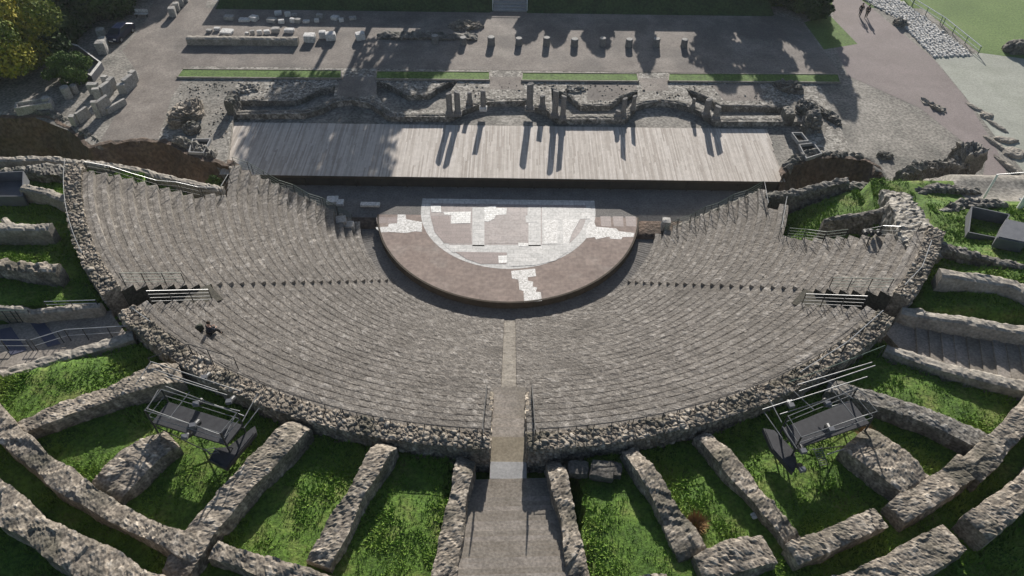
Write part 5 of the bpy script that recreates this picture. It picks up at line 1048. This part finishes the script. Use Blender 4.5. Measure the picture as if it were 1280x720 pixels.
# dry tufts on the walls
def tuft(p_, r_, h_, m, label, n=500, seed=0, name='dry_tuft', cat='weed'):
    rng = np.random.default_rng(seed); a = rng.uniform(0, 2*PI, n); q = np.sqrt(rng.random(n))*r_*.5; base = np.stack([q*np.cos(a), q*np.sin(a), np.zeros(n)], -1)+p_
    l_ = h_*rng.uniform(.5, 1, n); o_ = rng.uniform(.1, 1., n)*r_; tip = base+np.stack([np.cos(a)*o_, np.sin(a)*o_, l_], -1); sd_ = np.stack([-np.sin(a), np.cos(a), 0*a], -1)*.025
    return tag(mesh(name, np.stack([base-sd_, base+sd_, tip], 1).reshape(-1, 3), np.arange(3*n).reshape(n, 3), m), label, cat)
tuft(P(870, 657, 12.1), .55, .6, 'dry', 'rust brown dry tuft on the narrow wall right of the middle stairway', seed=1)
tuft(P(1083, 547, 12.6), .6, .5, 'dry', 'rust brown dry tuft on the broad wall below the right platform', seed=2)
tuft(P(82, 592, 12.3), .3, .2, 'dry', 'orange brown lichen tuft on the curved wall at lower left', seed=3)

# ------------------------------------------------------------------ grass blades (uncountable)
n = 150000
th = RNG.uniform(-PI, 0, n); rr = np.sqrt(RNG.uniform(35.6**2, 49**2, n)); x = rr*np.cos(th); y = rr*np.sin(th)
n2 = 9000; x2 = RNG.uniform(23.5, 34, n2); y2 = RNG.uniform(-16, -5.6, n2); n3 = 6000; x3 = RNG.uniform(-34, -24.5, n3); y3 = RNG.uniform(-11, -6.5, n3)
x = np.concatenate([x, x2, x3]); y = np.concatenate([y, y2, y3])
ok = (y < -5.8) & ~((x > 36.5) & (y > -10)) & ~inpoly(x, y, STAIR_L) & ~inpoly(x, y, STAIR_R) & ~((x > -2.6) & (x < 4) & (y > -47) & (np.abs(x) < 5))
pn = fbm(np.stack([x*.45, y*.45, 0*x], -1), 8, 3); pn2 = fbm(np.stack([x*1.8, y*1.8, 0*x], -1), 18, 2)
ok &= RNG.random(len(x)) < np.clip(.75+pn*1.2, .25, 1); x, y, pn, pn2 = x[ok], y[ok], pn[ok], pn2[ok]; n = len(x); z = ground(x, y)-.01
V = []; st = []; 
for k in range(3):
    a = RNG.uniform(0, 2*PI, n); h_ = (.07+.13*np.clip(.4+pn2*1.3, 0, 1)+.12*np.clip(pn, 0, 1))*RNG.uniform(.6, 1.3, n); w_ = .022+.026*np.clip(.5+pn*2, 0, 1); ln = h_*RNG.uniform(.3, 1.1, n)
    bx = x+RNG.uniform(-.05, .05, n); by = y+RNG.uniform(-.05, .05, n); dx, dy = np.cos(a), np.sin(a)
    A_ = np.stack([bx-dy*w_, by+dx*w_, z], -1); B_ = np.stack([bx+dy*w_, by-dx*w_, z], -1); D_ = np.stack([bx+dx*ln, by+dy*ln, z+h_], -1)
    V.append(np.stack([A_, B_, D_], 1)); st.append(np.repeat(np.clip(.45+pn*.8+RNG.normal(size=n)*.13, 0, 1), 3))
V = np.concatenate(V).reshape(-1, 3); tag(mesh('wild_grass', V, np.arange(len(V)).reshape(-1, 3), 'grass', stone=np.concatenate(st)), 'rough green grass and weeds growing in the cells between the walls', kind='stuff')
# loose stones (uncountable)
def scatter(name, polys, zf, dens, smin, smax, m, label, seed):
    rng = np.random.default_rng(seed); V = []; Fc = []; st = []; k0 = 0
    ico = np.array([(0, 0, 1), (.9, 0, .3), (.2, .85, .35), (-.75, .5, .3), (-.7, -.55, .35), (.25, -.9, .3), (.5, .4, -.3), (-.5, .3, -.3), (0, -.6, -.3)]); fi = [(0, 1, 2), (0, 2, 3), (0, 3, 4), (0, 4, 5), (0, 5, 1), (1, 6, 2), (2, 7, 3), (4, 8, 5), (3, 7, 4), (1, 5, 8), (1, 8, 6), (2, 6, 7), (4, 7, 8)]
    for pl in polys:
        pl = np.array(pl); lo, hi = pl.min(0), pl.max(0); n = int((hi-lo).prod()*dens); q = rng.uniform(lo, hi, (n, 2)); q = q[inpoly(q[:, 0], q[:, 1], pl)]
        nn = fbm(np.stack([q[:, 0]*.5, q[:, 1]*.5, 0*q[:, 0]], -1), seed, 2); q = q[nn+rng.uniform(-.5, .5, len(q)) > -.05]
        for x, y in q:
            s_ = smin+(smax-smin)*rng.random()**3; R_ = np.array(Matrix.Rotation(rng.uniform(0, 6.28), 3, 'Z')); v = (ico*np.array([s_, s_*rng.uniform(.6, 1), s_*.6])*rng.uniform(.8, 1.15, (9, 1)))@R_.T+[x, y, zf+.02]
            V.append(v); Fc += [(a_+k0, b_+k0, c_+k0) for a_, b_, c_ in fi]; k0 += 9; st += [rng.random()]*9
    o = mesh(name, np.concatenate(V), Fc, m, stone=st); return tag(o, label, kind='stuff')
Z1 = [px([(225, 103), (427, 102), (420, 107), (400, 110), (368, 124), (296, 124), (280, 180), (250, 165), (215, 150)], T0), px([(471, 103), (690, 104), (690, 110), (655, 125), (612, 125), (560, 118), (575, 101), (535, 115), (510, 116)], T0), px([(655, 104), (797, 105), (770, 121), (762, 130), (728, 130), (712, 117), (690, 110)], T0), px([(799, 106), (990, 106), (987, 131), (902, 131), (882, 119), (846, 127), (806, 127)], T0)]
scatter('loose_stones', Z1, T0, 7., .04, .2, 'rubble', 'loose stones scattered over the rubble terrace behind the stage', 5)

# ------------------------------------------------------------------ haze: the thin morning air of the photograph
hm = bpy.data.materials.new('haze_air'); hm.use_nodes = True; nt = hm.node_tree; nt.nodes.clear()
ho = nt.nodes.new('ShaderNodeOutputMaterial'); hv = nt.nodes.new('ShaderNodeVolumePrincipled'); hv.inputs['Color'].default_value = (.8, .9, 1., 1); hv.inputs['Density'].default_value = .00012; hv.inputs['Anisotropy'].default_value = .35
nt.links.new(hv.outputs[0], ho.inputs['Volume'])
hb_ = MB().box((0, 0, 22.5), (1500, 1500, 60)).build('haze', 'dark'); hb_.data.materials.clear(); hb_.data.materials.append(hm); hb_['kind'] = 'stuff'; hb_['label'] = 'thin pale haze over the whole site'
for x, y, s_, l_ in [(722, 590, 1.1, 'left of three fallen blocks in the shade below the parapet, right of the middle stairway'), (752, 593, 1.3, 'middle and largest of three fallen blocks in the shade below the parapet'), (768, 590, .9, 'right of three fallen blocks in the shade below the parapet')]:
    stone_block('fallen_block', x, y, 11.7, (s_, s_*.8, s_*.5), x*.1, l_, 'fallen block', 'rubdark', 'fallen blocks below the parapet', rough=.2, kind_sq=.35)
for x, y, s_, l_ in [(943, 646, .5, 'small pale stone on the grass left of the lower right cross wall'), (826, 684, .45, 'small pale stone at the edge of the grass beside the narrow wall')]:
    stone_block('loose_stone', x, y, 12., (s_, s_*.7, s_*.5), .4, l_, 'stone', 'white', rough=.2, kind_sq=.5)
